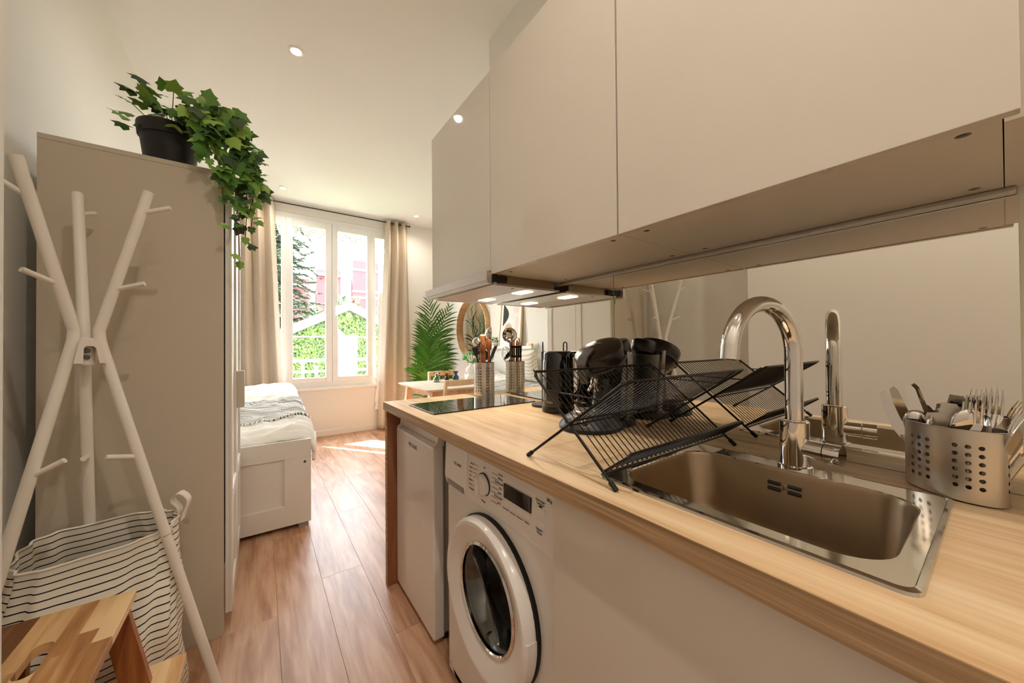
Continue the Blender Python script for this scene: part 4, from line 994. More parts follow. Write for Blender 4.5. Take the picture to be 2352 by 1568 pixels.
b = B(); b.loft([[bag_pt(k / 48, .02) for k in range(48)]], cap1=False); b.f([b.v(bag_pt(k / 48, .03)) for k in range(48)]); b.build('bottom', 'curtain_lining', bg_)
b = B(); b.tube([bag_pt(k / 72, 1.0) + V((0, 0, .002)) for k in range(72)], .0035, 6, closed=True); b.build('rim_piping', 'curtain_lining', bg_)
st = bag_pt(.02, 1.0); ctrl = [st + V((.0, .0, -.02)), st + V((.006, .0, .02)), st + V((-.012, -.01, .06)), st + V((.008, -.014, .082)), st + V((.030, -.008, .05)), st + V((.018, -.002, .005)), st + V((.012, 0, -.02))]
pp = curve_pts(ctrl, 6); b = B(); wv = V((.25, .95, .1)).normalized() * .014
b.loft([[p - wv, p + wv, p + wv * .9 + V((.003, 0, .001)), p - wv * .9 + V((.003, 0, .001))] for p in pp], cap0=True, cap1=True); b.build('strap_loop', 'curtain_lining', bg_)
# ---------------------------------------------------------------- acacia step stool
ss = thing('step_stool', 'two-step acacia wood stool with hand hole in its patchwork top', 'step stool', (-.36, 1.23, 0))
TX0, TX1, TY0, TY1, TZ = -.515, -.281, 1.035, 1.412, .50
def stave(x0, x1, ya, yb, z0, z1, par): return B().box(x0, x1, ya, yb, z0, z1, bev=.0008, seg=1).build('stave', 'acacia', par, smooth=0)
b = B(); nst = 7; wst = (TX1 - TX0) / nst
for i in range(nst):
    x0 = TX0 + i * wst; cuts = [TY0, TY0 + .10 + (i * .37 % 1) * .16, TY1] if i % 2 else [TY0, TY0 + .16 + (i * .53 % 1) * .12, TY1]
    for ya, yb in zip(cuts, cuts[1:]):
        if i == 3:
            if ya > TY0: continue
            x1 = x0 + wst; xm_ = (x0 + x1) / 2; rr_ = wst / 2
            for ye, yh, s_ in ((TY0, 1.185, 1), (TY1, 1.262, -1)):
                pl_ = [(x0, ye, 0), (x1, ye, 0)] + [(xm_ + rr_ * math.cos(PI * k / 10), yh - s_ * rr_ * math.sin(PI * k / 10) + s_ * 0, 0) for k in range(11)]
                B().prism(pl_, (0, 0, TZ - .022), (0, 0, TZ)).build('stave', 'acacia', ss, smooth=0)
        else: stave(x0, x0 + wst, ya, yb, TZ - .022, TZ, ss)
LX0, LX1, LY0, LY1, LZ = -.345, -.183, 1.005, 1.450, .25
nst = 5; wst = (LX1 - LX0) / nst
for i in range(nst):
    x0 = LX0 + i * wst; c = LY0 + .15 + (i * .41 % 1) * .18
    stave(x0, x0 + wst, LY0, c, LZ - .022, LZ, ss); stave(x0, x0 + wst, c, LY1, LZ - .022, LZ, ss)
for yy in (1.055, 1.372):
    b = B(); b.prism([(-.318, yy, TZ - .022), (-.292, yy, TZ - .022), (-.195, yy, 0), (-.255, yy, 0), (-.33, yy, TZ - .09)], (0, 0, 0), (0, .022, 0)); b.build('leg', 'acacia_dark', ss, smooth=0)
    b = B(); b.prism([(-.505, yy, TZ - .022), (-.455, yy, TZ - .022), (-.475, yy, 0), (-.53, yy, 0)], (0, 0, 0), (0, .022, 0)); b.build('leg', 'acacia_dark', ss, smooth=0)
    b = B(); b.box(-.50, -.23, yy + .0225, yy + .040, LZ - .06, LZ - .0225); b.build('side_rail', 'acacia_dark', ss, smooth=0)
b = B(); b.box(-.50, -.482, 1.078, 1.372, .36, .42); b.build('cross_rail', 'acacia_dark', ss, smooth=0)
# ---------------------------------------------------------------- daybed
BX0, BX1, BY0, BY1 = -.652, .270, 2.667, 4.78
bd = thing('daybed', 'white wooden daybed with framed foot end', 'bed', (-.19, 3.7, 0))
ft = B().box(BX0, BX1, BY0 + .012, BY0 + .034, .028, .562, bev=.001).build('foot_board', 'white_lacquer', bd)
b = B(); y0_, y1_ = BY0, BY0 + .012
b.box(BX0, BX1, y0_, y1_, .028, .155, bev=.001); b.box(BX0, BX1, y0_, y1_, .452, .565, bev=.001); b.box(.122, BX1, y0_, y1_, .155, .452, bev=.001); b.box(BX0, -.50, y0_, y1_, .155, .452, bev=.001)
b.build('foot_board_frame', 'white_lacquer', bd)
b = B(); b.lathe([(.0075, 0), (.007, .002), (0, .002)], (.235, BY0, .42), 16, axis_rot((0, -1, 0))); b.build('bolt_cap', 'screw', bd)
B().box(BX0, BX1, BY1 - .034, BY1, .028, .565, bev=.001).build('head_board', 'white_lacquer', bd)
B().box(BX0, BX0 + .02, BY0 + .034, BY1 - .034, .028, .565).build('back_board', 'white_lacquer', bd, smooth=0)
B().box(BX0 + .02, BX1 - .022, BY0 + .034, BY1 - .034, .29, .31).build('slat_base', 'white_lacquer', bd, smooth=0)
B().box(BX1 - .022, BX1 - .002, BY0 + .034, BY1 - .034, .29, .40, bev=.001).build('side_rail', 'white_lacquer', bd)
ym = (BY0 + BY1) / 2
for ya, yb in ((BY0 + .037, ym - .002), (ym + .002, BY1 - .037)):
    d_ = B().box(BX1 - .022, BX1 - .002, ya, yb, .03, .286, bev=.001).build('drawer', 'white_lacquer', bd)
    b = B(); b.lathe([(.006, 0), (.006, .014), (.014, .018), (.013, .024), (0, .025)], (BX1 - .002, (ya + yb) / 2, .2), 16, axis_rot((1, 0, 0))); b.build('knob', 'white_lacquer', d_)
for xx in (BX0 + .04, BX1 - .07):
    for yy in (BY0 + .008, BY1 - .03): B().box(xx, xx + .055, yy, yy + .024, 0, .028).build('foot_pad', 'appliance_grey', bd, smooth=0)
mt_ = recentre(B().box(BX0 + .022, BX1 - .026, BY0 + .04, BY1 - .04, .3105, .50, bev=.03, seg=3).build('mattress', 'bedding'))
tag(mt_, 'white mattress inside the daybed under the duvet', 'mattress')
def lerpk(x, ks):
    for (a, fa), (c, fc) in zip(ks, ks[1:]):
        if x <= c: t = max(0, (x - a) / (c - a)); t = t * t * (3 - 2 * t); return fa + (fc - fa) * t
    return ks[-1][1]
def duvet_z(x, y):
    z = lerpk(y, [(2.70, .575), (2.85, .625), (3.3, .665), (3.9, .72), (4.45, .77), (4.74, .70)])
    n1 = noise.noise(V((x * 2.2, y * 2.6, 3.1))); n2 = noise.noise(V((x * 7, y * 11, 1.7))); n3 = noise.noise(V((x * 16, y * 30, 5.0)))
    z += .020 * n1 + .020 * abs(n2) + .006 * abs(n3) + .014 * max(0, 1 - abs(noise.noise(V((x * 5 + y, y * 9, 7.7)))) * 3) ** 2
    q = abs(((y - 2.72) % .42) - .21) / .21; z -= .016 * (1 - min(1, (1 - q) * 6)) if q > .83 else 0      # quilting rows
    return z
def duvet_pt(u, v_, lift=0, xa=-.625, xb=.33):
    s_ = xa + (xb + .10 - xa) * u; y = 2.715 + (4.735 - 2.715) * v_
    edge = .205 + .012 * math.sin(y * 9)
    if s_ <= edge: x, z = s_, duvet_z(s_, y)
    else:
        d_ = s_ - edge; a = min(d_ / .10, 1) * (PI / 2 - .12); x = edge + .10 * math.sin(a); z = duvet_z(edge, y) - .10 * (1 - math.cos(a))
        if d_ > .157: z -= (d_ - .157); x += .012 * math.sin(y * 14)
    back = min(1, max(0, (v_ - 0) / .02)); z -= (1 - back) * .02
    x += lift * (.5 if s_ > edge else 0); return V((x, y, z + lift))
o = recentre(B().grid(lambda u, v_: duvet_pt(u, v_), 70, 120).build('duvet', 'bedding', smooth=80)); sm = o.modifiers.new('thick', 'SOLIDIFY'); sm.thickness = .02; sm.offset = -1
tag(o, 'puffy quilted white duvet hanging over the edge of the daybed', 'duvet')
def throw_pt(u, v_):
    vv = (3.02 + v_ * .66 + .02 * math.sin(u * 7) - 2.715) / 2.02
    p = duvet_pt(.0 + u * .86, vv, .014); p.z += .006 * math.sin(vv * 60 + u * 5) + .010 * abs(noise.noise(V((u * 6, vv * 30, 9)))); return p
tw = thing('throw_blanket', 'grey and white woven throw with cream fringe across the duvet', 'blanket', (0, 3.3, .66))
o = B().grid(throw_pt, 50, 50).build('woven_cloth', 'throw_stripes', tw, smooth=80); sm = o.modifiers.new('thick', 'SOLIDIFY'); sm.thickness = .008; sm.offset = 1
b = B()
for k in range(90):
    u = k / 89; p = throw_pt(u, 0); q = p + V((rng.uniform(-.008, .008), -.05 - rng.uniform(0, .015), 0)); q.z = duvet_z(min(q.x, .2), q.y) + .006 if q.x < .22 else p.z - .012
    mid = (p + q) / 2 + V((0, 0, .008)); b.tube([p, mid, q], [.003, .0028, .0012], 4)
o = b.build('fringe', 'curtain_lining', tw); o['kind'] = 'stuff'
def pillow(name, label, c, w, h, th, rx, mat, grp=None, rz=0):
    b = B(); nu = 20
    def pt(s_, u, v_):
        x, y = 2 * u - 1, 2 * v_ - 1; e = (1 - abs(x) ** 2.6) * (1 - abs(y) ** 2.6)
        px = x * w / 2 * (1 - .06 * (1 - abs(y)) * abs(x)); pz = y * h / 2 * (1 - .06 * (1 - abs(x)) * abs(y))
        return V((px, s_ * th / 2 * max(0, e) ** .5, pz))
    b.grid(lambda u, v_: pt(1, u, v_), nu, nu); b.grid(lambda u, v_: pt(-1, u, v_), nu, nu)
    bmesh.ops.remove_doubles(b.b, verts=b.b.verts[:], dist=.0005)
    o = b.build(name, mat, smooth=80); o.location = c; o.rotation_euler = (rx, 0, rz)
    return tag(o, label, 'cushion', grp)
pillow('cushion', 'tasselled cream patterned cushion leaning on the wall over the daybed', (-.545, 3.56, .90), .45, .42, .14, -.22, 'cushion_weave', rz=-PI / 2)
pillow('pillow', 'plain white pillow at the window end of the daybed', (-.40, 4.55, .86), .5, .38, .14, -1.0, 'bedding', rz=-PI / 2)
# ---------------------------------------------------------------- picture ledge, framed print and small things (seen in the mirror)
pl = thing('picture_ledge', 'narrow white picture ledge on the wall above the daybed', 'shelf', (-.62, 3.98, 1.11))
b = B(); b.box(-.67, -.565, 3.46, 4.50, 1.118, 1.132, bev=.001); b.build('shelf_board', 'trim_white', pl)
b = B(); b.box(-.567, -.553, 3.46, 4.50, 1.118, 1.152, bev=.001); b.build('front_lip', 'trim_white', pl)
b = B(); b.box(-.67, -.658, 3.46, 4.50, 1.132, 1.19, bev=.001); b.build('back_rail', 'trim_white', pl)
fp = thing('framed_print', 'abstract arches print in a slim oak frame on the picture ledge', 'picture', (-.60, 4.015, 1.132))
tilt = Matrix.Translation(V((-.595, 4.015, 1.1335))) @ Matrix.Rotation(math.radians(-5.2), 4, 'Y')
def fb(name, mat, boxes, par=fp):
    b = B(tilt)
    for q in boxes: b.box(*q)
    return b.build(name, mat, par, smooth=0)
hw, hh = .255, .71
fb('frame', 'birch', [(-.02, .006, -hw, -hw + .014, 0, hh), (-.02, .006, hw - .014, hw, 0, hh), (-.02, .006, -hw + .014, hw - .014, 0, .014), (-.02, .006, -hw + .014, hw - .014, hh - .014, hh)])
fb('mount', 'paper', [(-.015, -.004, -hw + .014, hw - .014, .014, hh - .014)])
pr = fb('print', 'art_back', [(-.004, -.0035, -.19, .19, .10, .62)])
def flat(name, mat, pts, x=-.0032):
    b = B(tilt); b.f([b.v((x, -p[0], p[1])) for p in pts]); return b.build(name, mat, pr, smooth=0)
# mirrored so that the print reads as in the mirror: y runs towards the window
flat('arch', 'art_rose', [(-.10 * math.cos(a) + .0, .22 + .10 * math.sin(a)) for a in [PI * k / 20 for k in range(21)]] + [(.10, .10), (-.10, .10)][::1] if 0 else [(-.045 + .095 * math.cos(PI * k / 20), .24 + .10 * math.sin(PI * k / 20)) for k in range(21)] + [(-.14, .10), (.05, .10)], -.0033)
flat('arch_opening', 'art_grey', [(-.045 + .045 * math.cos(PI * k / 20), .23 + .055 * math.sin(PI * k / 20)) for k in range(21)] + [(-.09, .10), (.0, .10)], -.0031)
flat('dark_shape', 'art_black', [(-.19, .62), (-.19, .30)] + [(-.19 + .14 * math.sin(PI * k / 16), .30 + .32 * k / 16) for k in range(1, 16)], -.0031)
flat('pale_disc', 'art_grey', [(.05 + .05 * math.cos(2 * PI * k / 24), .43 + .05 * math.sin(2 * PI * k / 24)) for k in range(24)], -.0031)
flat('pink_disc', 'art_pink', [(.12 + .085 * math.cos(2 * PI * k / 24) * .8, .545 + .075 * math.sin(2 * PI * k / 24)) for k in range(24)], -.0031)
flat('pink_block', 'art_pink', [(.11, .10), (.19, .10), (.19, .42), (.11, .42)], -.00335)
lp_ = thing('small_pot_plant', 'small leafy plant in a white pot on the picture ledge', 'potted plant', (-.61, 4.41, 1.132))
b = B(); b.lathe([(0, 0), (.03, 0), (.038, .06), (.034, .06), (.03, .045), (0, .045)], (-.61, 4.41, 1.132), 20); b.build('pot', 'ceramic', lp_)
for k in range(34):
    a = rng.uniform(0, 2 * PI); r = rng.uniform(.01, .055); leaf(V((-.605 + r * math.cos(a) * .8, 4.41 + r * math.sin(a), 1.20 + rng.uniform(0, .08))), (math.cos(a), math.sin(a), .4), (math.cos(a) * .3, math.sin(a) * .3, 1), rng.uniform(.028, .04), lp_)
wb = recentre(B().box(-.625, -.585, 3.50, 3.57, 1.132, 1.185, bev=.003).build('wooden_block', 'birch')); tag(wb, 'small wooden block at the end of the picture ledge', 'block')
# ---------------------------------------------------------------- curtains and rod
rd = thing('curtain_rod', 'thin dark metal curtain rod above the window', 'curtain rod', (.75, 5.105, 2.925))
B().tube([(-.40, 5.105, 2.925), (1.785, 5.105, 2.925)], .0085, 12).build('rod', 'dark_grey', rd)
for x in (-.38, 1.66): B().tube([(x, 5.105, 2.925), (x, 5.18, 2.925)], .006, 8).build('bracket', 'dark_grey', rd)
b = B(); b.lathe([(.0085, 0), (.014, .004), (.014, .018), (0, .020)], (1.785, 5.105, 2.925), 16, axis_rot((1, 0, 0))); b.build('finial', 'dark_grey', rd)
def curtain(label, xa, xb, ba, bb, folds, ph, amp=.05, zbot=.008, flare=1.0):
    t = thing('curtain', label, 'curtain', ((xa + xb) / 2, 5.105, zbot), 'beige curtains on the rod')
    nu = folds * 18
    def pt(u, v_):
        k = v_ ** 1.15; x = (xa + (xb - xa) * u) * (1 - k) + (ba + (bb - ba) * u) * k
        a = amp * (1 - .25 * k) ; w_ = 2 * PI * folds * u + ph
        sn_ = math.sin(w_); y = 5.10 + a * math.copysign(abs(sn_) ** .6, sn_) + .012 * k * math.sin(w_ * .5 + 3 * v_) ; x += .35 * a * math.sin(2 * w_) * .5
        return V((x, min(y, 5.155), 2.955 + (zbot - 2.955) * v_))
    o = B().grid(pt, nu, 40).build('cloth', 'curtain', t, smooth=80); sm = o.modifiers.new('thick', 'SOLIDIFY'); sm.thickness = .003
    for k in range(folds * 2):
        u = ((k + .5) * PI - ph + PI / 2 - PI / 2) / (2 * PI * folds)
        if 0 <= u <= 1:
            p = pt(u, .012); b = B(); R3 = axis_rot((1, .4 if k % 2 else -.4, 0)); b.lathe([(.020, -.002), (.024, 0), (.020, .002), (.018, 0), (.020, -.002)], V((p.x, 5.105, 2.925)), 16, R3); b.build('eyelet', 'steel', t)
    return t, pt
curtain('beige eyelet curtain gathered beside the bed, behind the wardrobe ivy', -.34, .13, -.36, .245, 4, .6)
t, pt = curtain('beige eyelet curtain gathered beside the palm and dining table', 1.455, 1.775, 1.335, 1.83, 3, 2.6)
b = B(); pts = [pt(.0, .35 + k * .013) + V((-.006 + .008 * math.sin(k * 1.9), .012, 0)) for k in range(44)]
b.loft([[p + V((-.022 - .012 * abs(math.sin(k * 1.3)), .03, 0)), p + V((.012, -.004, 0)), p + V((.014, 0, 0)), p + V((-.02 - .012 * abs(math.sin(k * 1.3)), .033, 0))] for k, p in enumerate(pts)]); b.build('lining_edge', 'curtain_lining', t, smooth=80)
# ---------------------------------------------------------------- dining table, chairs
tb = thing('dining_table', 'pale ash dining table with rounded corners and splayed legs', 'table', (1.77, 3.62, 0))
TX = (1.275, 2.262, 3.175, 4.075); 
b = B(); b.loft([rrect(TX[0] + .02, TX[1] - .02, TX[2] + .02, TX[3] - .02, .05, .722), rrect(TX[0], TX[1], TX[2], TX[3], .06, .740), rrect(TX[0], TX[1], TX[2], TX[3], .06, .745)], cap0=True, cap1=True); b.build('table_top', 'table_top', tb, smooth=25)
b = B(); b.box(TX[0] + .12, TX[1] - .12, TX[2] + .10, TX[2] + .12, .655, .722); b.box(TX[0] + .12, TX[1] - .12, TX[3] - .12, TX[3] - .10, .655, .722); b.box(TX[0] + .12, TX[0] + .14, TX[2] + .12, TX[3] - .12, .655, .722); b.box(TX[1] - .14, TX[1] - .12, TX[2] + .12, TX[3] - .12, .655, .722); b.build('apron', 'birch', tb, smooth=0)
for sx_ in (0, 1):
    for sy_ in (2, 3):
        i_ = 1 if sx_ == 0 else -1; j_ = 1 if sy_ == 2 else -1; x = TX[sx_]; y = TX[sy_]
        b = B(); q = lambda x_, y_, z_, w_: [(x_ - w_, y_ - w_, z_), (x_ + w_, y_ - w_, z_), (x_ + w_, y_ + w_, z_), (x_ - w_, y_ + w_, z_)]
        b.loft([q(x + i_ * .055, y + j_ * .045, 0, .019), q(x + i_ * .115, y + j_ * .095, .722, .032)], cap0=True, cap1=True); b.build('leg', 'birch', tb, smooth=20)
def chair():
    t = thing('dining_chair', '', 'chair')
    L = lambda b, n: b.build(n, 'birch', t, local=True, smooth=30)
    q = lambda x, y, z, w_, d_: [(x - w_, y - d_, z), (x + w_, y - d_, z), (x + w_, y + d_, z), (x - w_, y + d_, z)]
    for s_ in (-1, 1):
        b = B(); b.loft([q(s_ * .195, -.235, 0, .014, .016), q(s_ * .175, -.185, .42, .017, .022), q(s_ * .172, -.19, .55, .016, .020), q(s_ * .170, -.225, .835, .013, .012)], cap0=True, cap1=True); L(b, 'rear_leg')
        b = B(); b.loft([q(s_ * .195, .215, 0, .014, .014), q(s_ * .175, .175, .43, .019, .019)], cap0=True, cap1=True); L(b, 'front_leg')
    b = B(); b.loft([rrect(-.205, .205, -.21, .215, .04, .43), rrect(-.21, .21, -.215, .22, .045, .445), rrect(-.205, .205, -.21, .215, .04, .452)], cap0=True, cap1=True); L(b, 'seat')
    b = B(); n = 10
    b.loft([[(x, -.232 - .03 * (1 - (x / .17) ** 2) + dy, z) for dy, z in ((0, .782), (.012, .782), (.002, .838), (-.009, .838))] for x in [-.172 + .344 * k / n for k in range(n + 1)]], cap0=True, cap1=True); L(b, 'back_rest')
    b = B()
    for s_ in (-1, 1): b.box(s_ * .172 - .008, s_ * .172 + .008, -.18, .17, .385, .43)
    b.box(-.17, .17, -.195, -.178, .385, .43); b.box(-.17, .17, .168, .185, .385, .43); L(b, 'seat_frame')
    return t
ch0 = chair(); ch0.location = (1.575, 3.30, 0); ch0.rotation_euler = (0, 0, .06); tag(ch0, 'birch dining chair pushed under the kitchen side of the table', 'chair', 'birch dining chairs')
ch1 = copy_tree(ch0); ch1.location = (1.88, 3.98, 0); ch1.rotation_euler = (0, 0, PI - .05); tag(ch1, 'birch dining chair at the window side of the table, in front of the palm', 'chair', 'birch dining chairs')
def hourglass(name, label, x, y, s, mat):
    z = .745; t = thing(name, label, 'vase', (x, y, z), 'small glass vases on the table')
    b = B(); b.lathe([(0, 0), (.030 * s, 0), (.034 * s, .006 * s), (.034 * s, .034 * s), (.016 * s, .052 * s), (.014 * s, .060 * s), (.028 * s, .084 * s), (.028 * s, .090 * s), (.026 * s, .088 * s), (.011 * s, .061 * s), (.012 * s, .052 * s), (.030 * s, .033 * s), (.030 * s, .008 * s), (0, .006 * s)], (x, y, z), 24); b.build('glass_body', mat, t, smooth=60)
hourglass('glass_vase', 'clear hourglass-shaped glass vase on the table', 1.66, 3.83, 1.25, 'glass_clear')
hourglass('glass_vase', 'small amber hourglass-shaped glass vase on the table', 1.86, 3.99, .85, 'glass_amber')
hourglass('glass_vase', 'blue hourglass-shaped glass vase on the table', 1.965, 3.96, 1.15, 'glass_blue')
bv = thing('bubble_vase', 'white stacked-ball ceramic vase with dried stems', 'vase', (1.935, 3.52, .745))
b = B(); prof = [(0, 0), (.04, 0)]
for zc_, rr_ in ((.055, .062), (.145, .058)):
    prof += [(rr_ * math.cos(a), zc_ + rr_ * .82 * math.sin(a)) for a in [-1.1 + 2.2 * k / 10 for k in range(11)]]
prof += [(.022, .20), (.022, .225), (.028, .228), (.028, .236), (.018, .236), (.018, .2)]
b.lathe(prof, (1.935, 3.52, .745), 28); b.build('body', 'ceramic', bv, smooth=60)
b = B(); b.lathe([(.029, .228), (.030, .232), (.029, .238), (.02, .238)], (1.935, 3.52, .745), 24); b.build('neck_band', 'dark_grey', bv)
for k in range(9):
    a = k * .7; B().tube([(1.935, 3.52, .96), (1.935 + .04 * math.cos(a), 3.52 + .05 * math.sin(a), 1.03 + .01 * (k % 3)), (1.935 + .06 * math.cos(a), 3.52 + .08 * math.sin(a), 1.06 + .012 * (k % 4))], [.0022, .0026, .001], 5).build('dried_stem', 'ceramic', bv)
plt = thing('pilea_plant', 'small round-leaved plant on the table beside the white vase', 'potted plant', (2.02, 3.72, .745))
b = B(); b.lathe([(0, 0), (.045, 0), (.055, .09), (.050, .09), (.047, .07), (0, .07)], (2.02, 3.72, .745), 24); b.build('pot', 'ceramic', plt)
for k in range(12):
    a = k * 2.4; r = .04 + .055 * ((k * .37) % 1); h = .97 + .13 * ((k * .61) % 1)
    p = V((2.02 + r * math.cos(a), 3.72 + r * math.sin(a), h)); B().tube([(2.02, 3.72, .815), (2.02 + r * .4 * math.cos(a), 3.72 + r * .4 * math.sin(a), h - .04), p], .0015, 5).build('stalk', 'pilea', plt)
    b = B(); b.lathe([(0, .004), (.02, .002), (.034, -.004), (.036, -.006), (.02, 0), (0, .002)], p, 14, axis_rot((-.5 + .6 * math.cos(a), -.6 + .5 * math.sin(a), .7))); b.build('leaf', 'pilea', plt)
# ---------------------------------------------------------------- round mirror
rm_ = thing('round_mirror', 'round wall mirror in a deep light wood frame', 'mirror', (2.29, 4.07, 1.38))
mc = V((2.29, 4.07, 1.385)); mx_ = axis_rot((-1, 0, 0))
b = B(); b.lathe([(.368, .004), (.378, .03), (.386, .06), (.400, .06), (.408, .03), (.408, .0)], mc, 72, mx_); b.build('frame', 'mirror_frame', rm_, smooth=50)
b = B(); b.lathe([(0, .010), (.372, .010)], mc, 64, mx_); b.build('mirror_glass', 'mirror', rm_, smooth=0)
# ---------------------------------------------------------------- palm
pmc = V((1.87, 4.64, 0)); pm = thing('potted_palm', 'tall leafy areca palm standing in the corner by the curtain', 'potted plant', pmc)
b = B(); b.lathe([(0, 0), (.10, 0), (.13, .25), (.122, .25), (.118, .22), (0, .22)], pmc, 32); b.build('pot', 'ceramic', pm)
b = B(); b.lathe([(.12, .221), (0, .23)], pmc, 24); b.build('soil', 'soil', pm)
def frond(ctrl, llen, nl, twist):
    pts = curve_pts(ctrl, 10); b = B(); n = len(pts); b.tube(pts, [.006 * (1 - .75 * k / (n - 1)) for k in range(n)], 6)
    i0 = int(n * .30)
    for s_ in (-1, 1):
        for k in range(nl):
            t_ = i0 + (n - 1.05 - i0) * k / (nl - 1); i = int(t_); f_ = t_ - i; p = pts[i].lerp(pts[min(i + 1, n - 1)], f_); d_ = (pts[min(i + 1, n - 1)] - pts[max(i - 1, 0)]).normalized()
            face = V(twist); sd_ = d_.cross(face).normalized() * s_; u_ = k / (nl - 1); ln = llen * (.55 + .75 * math.sin(PI * (.18 + .72 * u_))) * rng.uniform(.88, 1.08) * (1 if u_ < .9 else .6)
            di = (sd_ * (1 - .45 * u_) + d_ * (.55 + .5 * u_) + V((0, 0, rng.uniform(-.05, .16))) + face * rng.uniform(-.25, .35)).normalized(); w_ = .0105 * (.7 + .5 * math.sin(PI * u_))
            bn = di.cross(face).normalized(); L0 = []
            for q in range(5):
                s2 = q / 4; c = p + di * ln * s2 + V((0, 0, -ln * .30 * s2 * s2)) + face * (.012 * s2)
                wq = w_ * (.5, 1, 1, .7, .03)[q]; L0.append((c - bn * wq + face * .002, c, c + bn * wq + face * .002))
            for A, D in zip(L0, L0[1:]):
                va = [b.v(x) for x in A]; vd = [b.v(x) for x in D]
                b.f([va[0], va[1], vd[1], vd[0]]); b.f([va[1], va[2], vd[2], vd[1]])
    return b.build('frond', 'palm_green', pm, smooth=60)
s0 = pmc + V((0, 0, .22)); tw_ = V((-.55, -.82, .15)).normalized()
def PT(sx_, aw, z_): return pmc + V((.814, -.58, 0)) * sx_ + V((.58, .814, 0)) * aw + V((0, 0, z_))
frond([s0, PT(.05, -.05, .7), PT(.12, -.10, 1.15), PT(.06, -.12, 1.74)], .34, 25, tw_)
frond([s0, PT(.04, -.02, .75), PT(.13, .02, 1.2), PT(.31, -.02, 1.68)], .25, 22, tw_)
frond([s0, PT(.0, -.10, .6), PT(.09, -.20, .95), PT(.10, -.26, 1.38)], .33, 24, tw_)
frond([s0, PT(-.02, -.02, .7), PT(.0, .0, 1.1), PT(-.04, .0, 1.55)], .26, 22, tw_)
frond([s0, PT(.05, -.05, .6), PT(.18, -.08, .9), PT(.30, -.12, 1.12)], .24, 16, tw_)
frond([s0, PT(-.02, -.08, .5), PT(-.03, -.16, .75), PT(-.10, -.22, .90)], .20, 14, tw_)
frond([s0, PT(.0, -.1, .45), PT(.06, -.22, .68), PT(.10, -.30, .80)], .20, 14, tw_)
frond([s0, PT(.1, 0, .5), PT(.22, 0, .72), PT(.30, -.06, .82)], .18, 12, tw_)
# ---------------------------------------------------------------- outside
ol = thing('outer_balustrade', 'white balcony balustrade just outside the window', 'balustrade', (.8, 5.6, .56))
B().box(-.7, 2.4, 5.48, 5.66, .52, .60, bev=.004).build('ledge', 'house_white', ol)
for z_, r in ((.975, .022), (.822, .016)): B().box(-.7, 2.4, 5.565 - r, 5.565 + r, z_ - r, z_ + r, bev=.004).build('rail', 'house_white', ol)
B().box(-.7, 2.4, 5.556, 5.574, 1.292, 1.312).build('top_rail', 'house_white', ol, smooth=0)
for x in (-.6, .47, 1.01, 1.12, 1.58, 2.3): B().box(x - .017, x + .017, 5.55, 5.58, .60, 1.30 if x in (-.6, 2.3) else .975).build('post', 'house_white', ol, smooth=0)
for x in (.63,): B().lathe([(.02, .60), (.02, .86), (.034, .875), (.034, .892), (.012, .902), (0, .902)], (x, 5.565, 0), 16).build('baluster', 'house_white', ol)
lv = thing('lace_valance', 'pierced white lace-like frieze hanging at the top outside the window', 'frieze', (.8, 5.52, 2.63))
pitch = .146
def unit(deep):
    b = B(); th = .006
    def ring(cx_, cz_, r, w_, n=20): b.tube([(cx_ + r * math.cos(2 * PI * k / n), 0, cz_ + r * math.sin(2 * PI * k / n)) for k in range(n)], w_, 5, closed=True)
    b.box(-pitch / 2, pitch / 2, -.004, .004, .165, .20)
    ring(0, .115, .050, .011); ring(0, .115, .012, .010, 10)
    for k in range(8):
        a = 2 * PI * k / 8; b.tube([(.012 * math.cos(a), 0, .115 + .012 * math.sin(a)), (.05 * math.cos(a), 0, .115 + .05 * math.sin(a))], .008, 5)
    for s_ in (-1, 1): ring(s_ * pitch / 2, .130, .022, .007, 12)
    d_ = .0 if deep else .025
    b.tube([(-.045, 0, .09), (-.028, 0, .045 + d_), (0, 0, d_), (.028, 0, .045 + d_), (.045, 0, .09)], .011, 5); ring(0, .042 + d_, .014, .008, 10)
    return b
un = [unit(True).build('rosette', 'lace', lv, local=True, smooth=60), unit(False).build('rosette', 'lace', lv, local=True, smooth=60)]
for i in range(14):
    o = un[i % 2] if i < 2 else un[i % 2].copy()
    if i >= 2: C.objects.link(o)
    o.location = V((-.10 + i * pitch + .044, 5.52, 2.625)) - woff(lv)
B().box(-.35, 2.05, 5.49, 5.55, 2.82, 2.88).build('head_board', 'house_white', lv, smooth=0)
# creeper-covered gabled house
HY = 14.0; hs = thing('gabled_house', 'white gabled house covered with green creeper across the garden', 'house', (2.655, 16, -3))
ax_, az = 2.655, 2.79; sl = .50; hwid = 4.2
b = B(); wall = [(ax_ - hwid + .4, -3), (ax_ + hwid - .4, -3), (ax_ + hwid - .4, az - .25 - sl * (hwid - .4)), (ax_, az - .25), (ax_ - hwid + .4, az - .25 - sl * (hwid - .4))]
b.prism([(x, 0, z_) for x, z_ in wall], (0, HY + .3, 0), (0, HY + 6, 0)); b.build('wall', 'cream_panel', hs, smooth=0)
for s_ in (-1, 1):
    b = B(); b.prism([(ax_, 0, az), (ax_ + s_ * hwid, 0, az - sl * hwid), (ax_ + s_ * hwid, 0, az - sl * hwid - .30), (ax_, 0, az - .30)], (0, HY - .06, 0), (0, HY, 0)); b.build('bargeboard', 'house_white', hs, smooth=0)
    b = B(); b.prism([(ax_, 0, az + .02), (ax_ + s_ * hwid, 0, az - sl * hwid + .02), (ax_ + s_ * hwid, 0, az - sl * hwid - .06), (ax_, 0, az - .06)], (0, HY, 0), (0, HY + 6.2, 0)); b.build('roof_slope', 'roof_tile', hs, smooth=0)
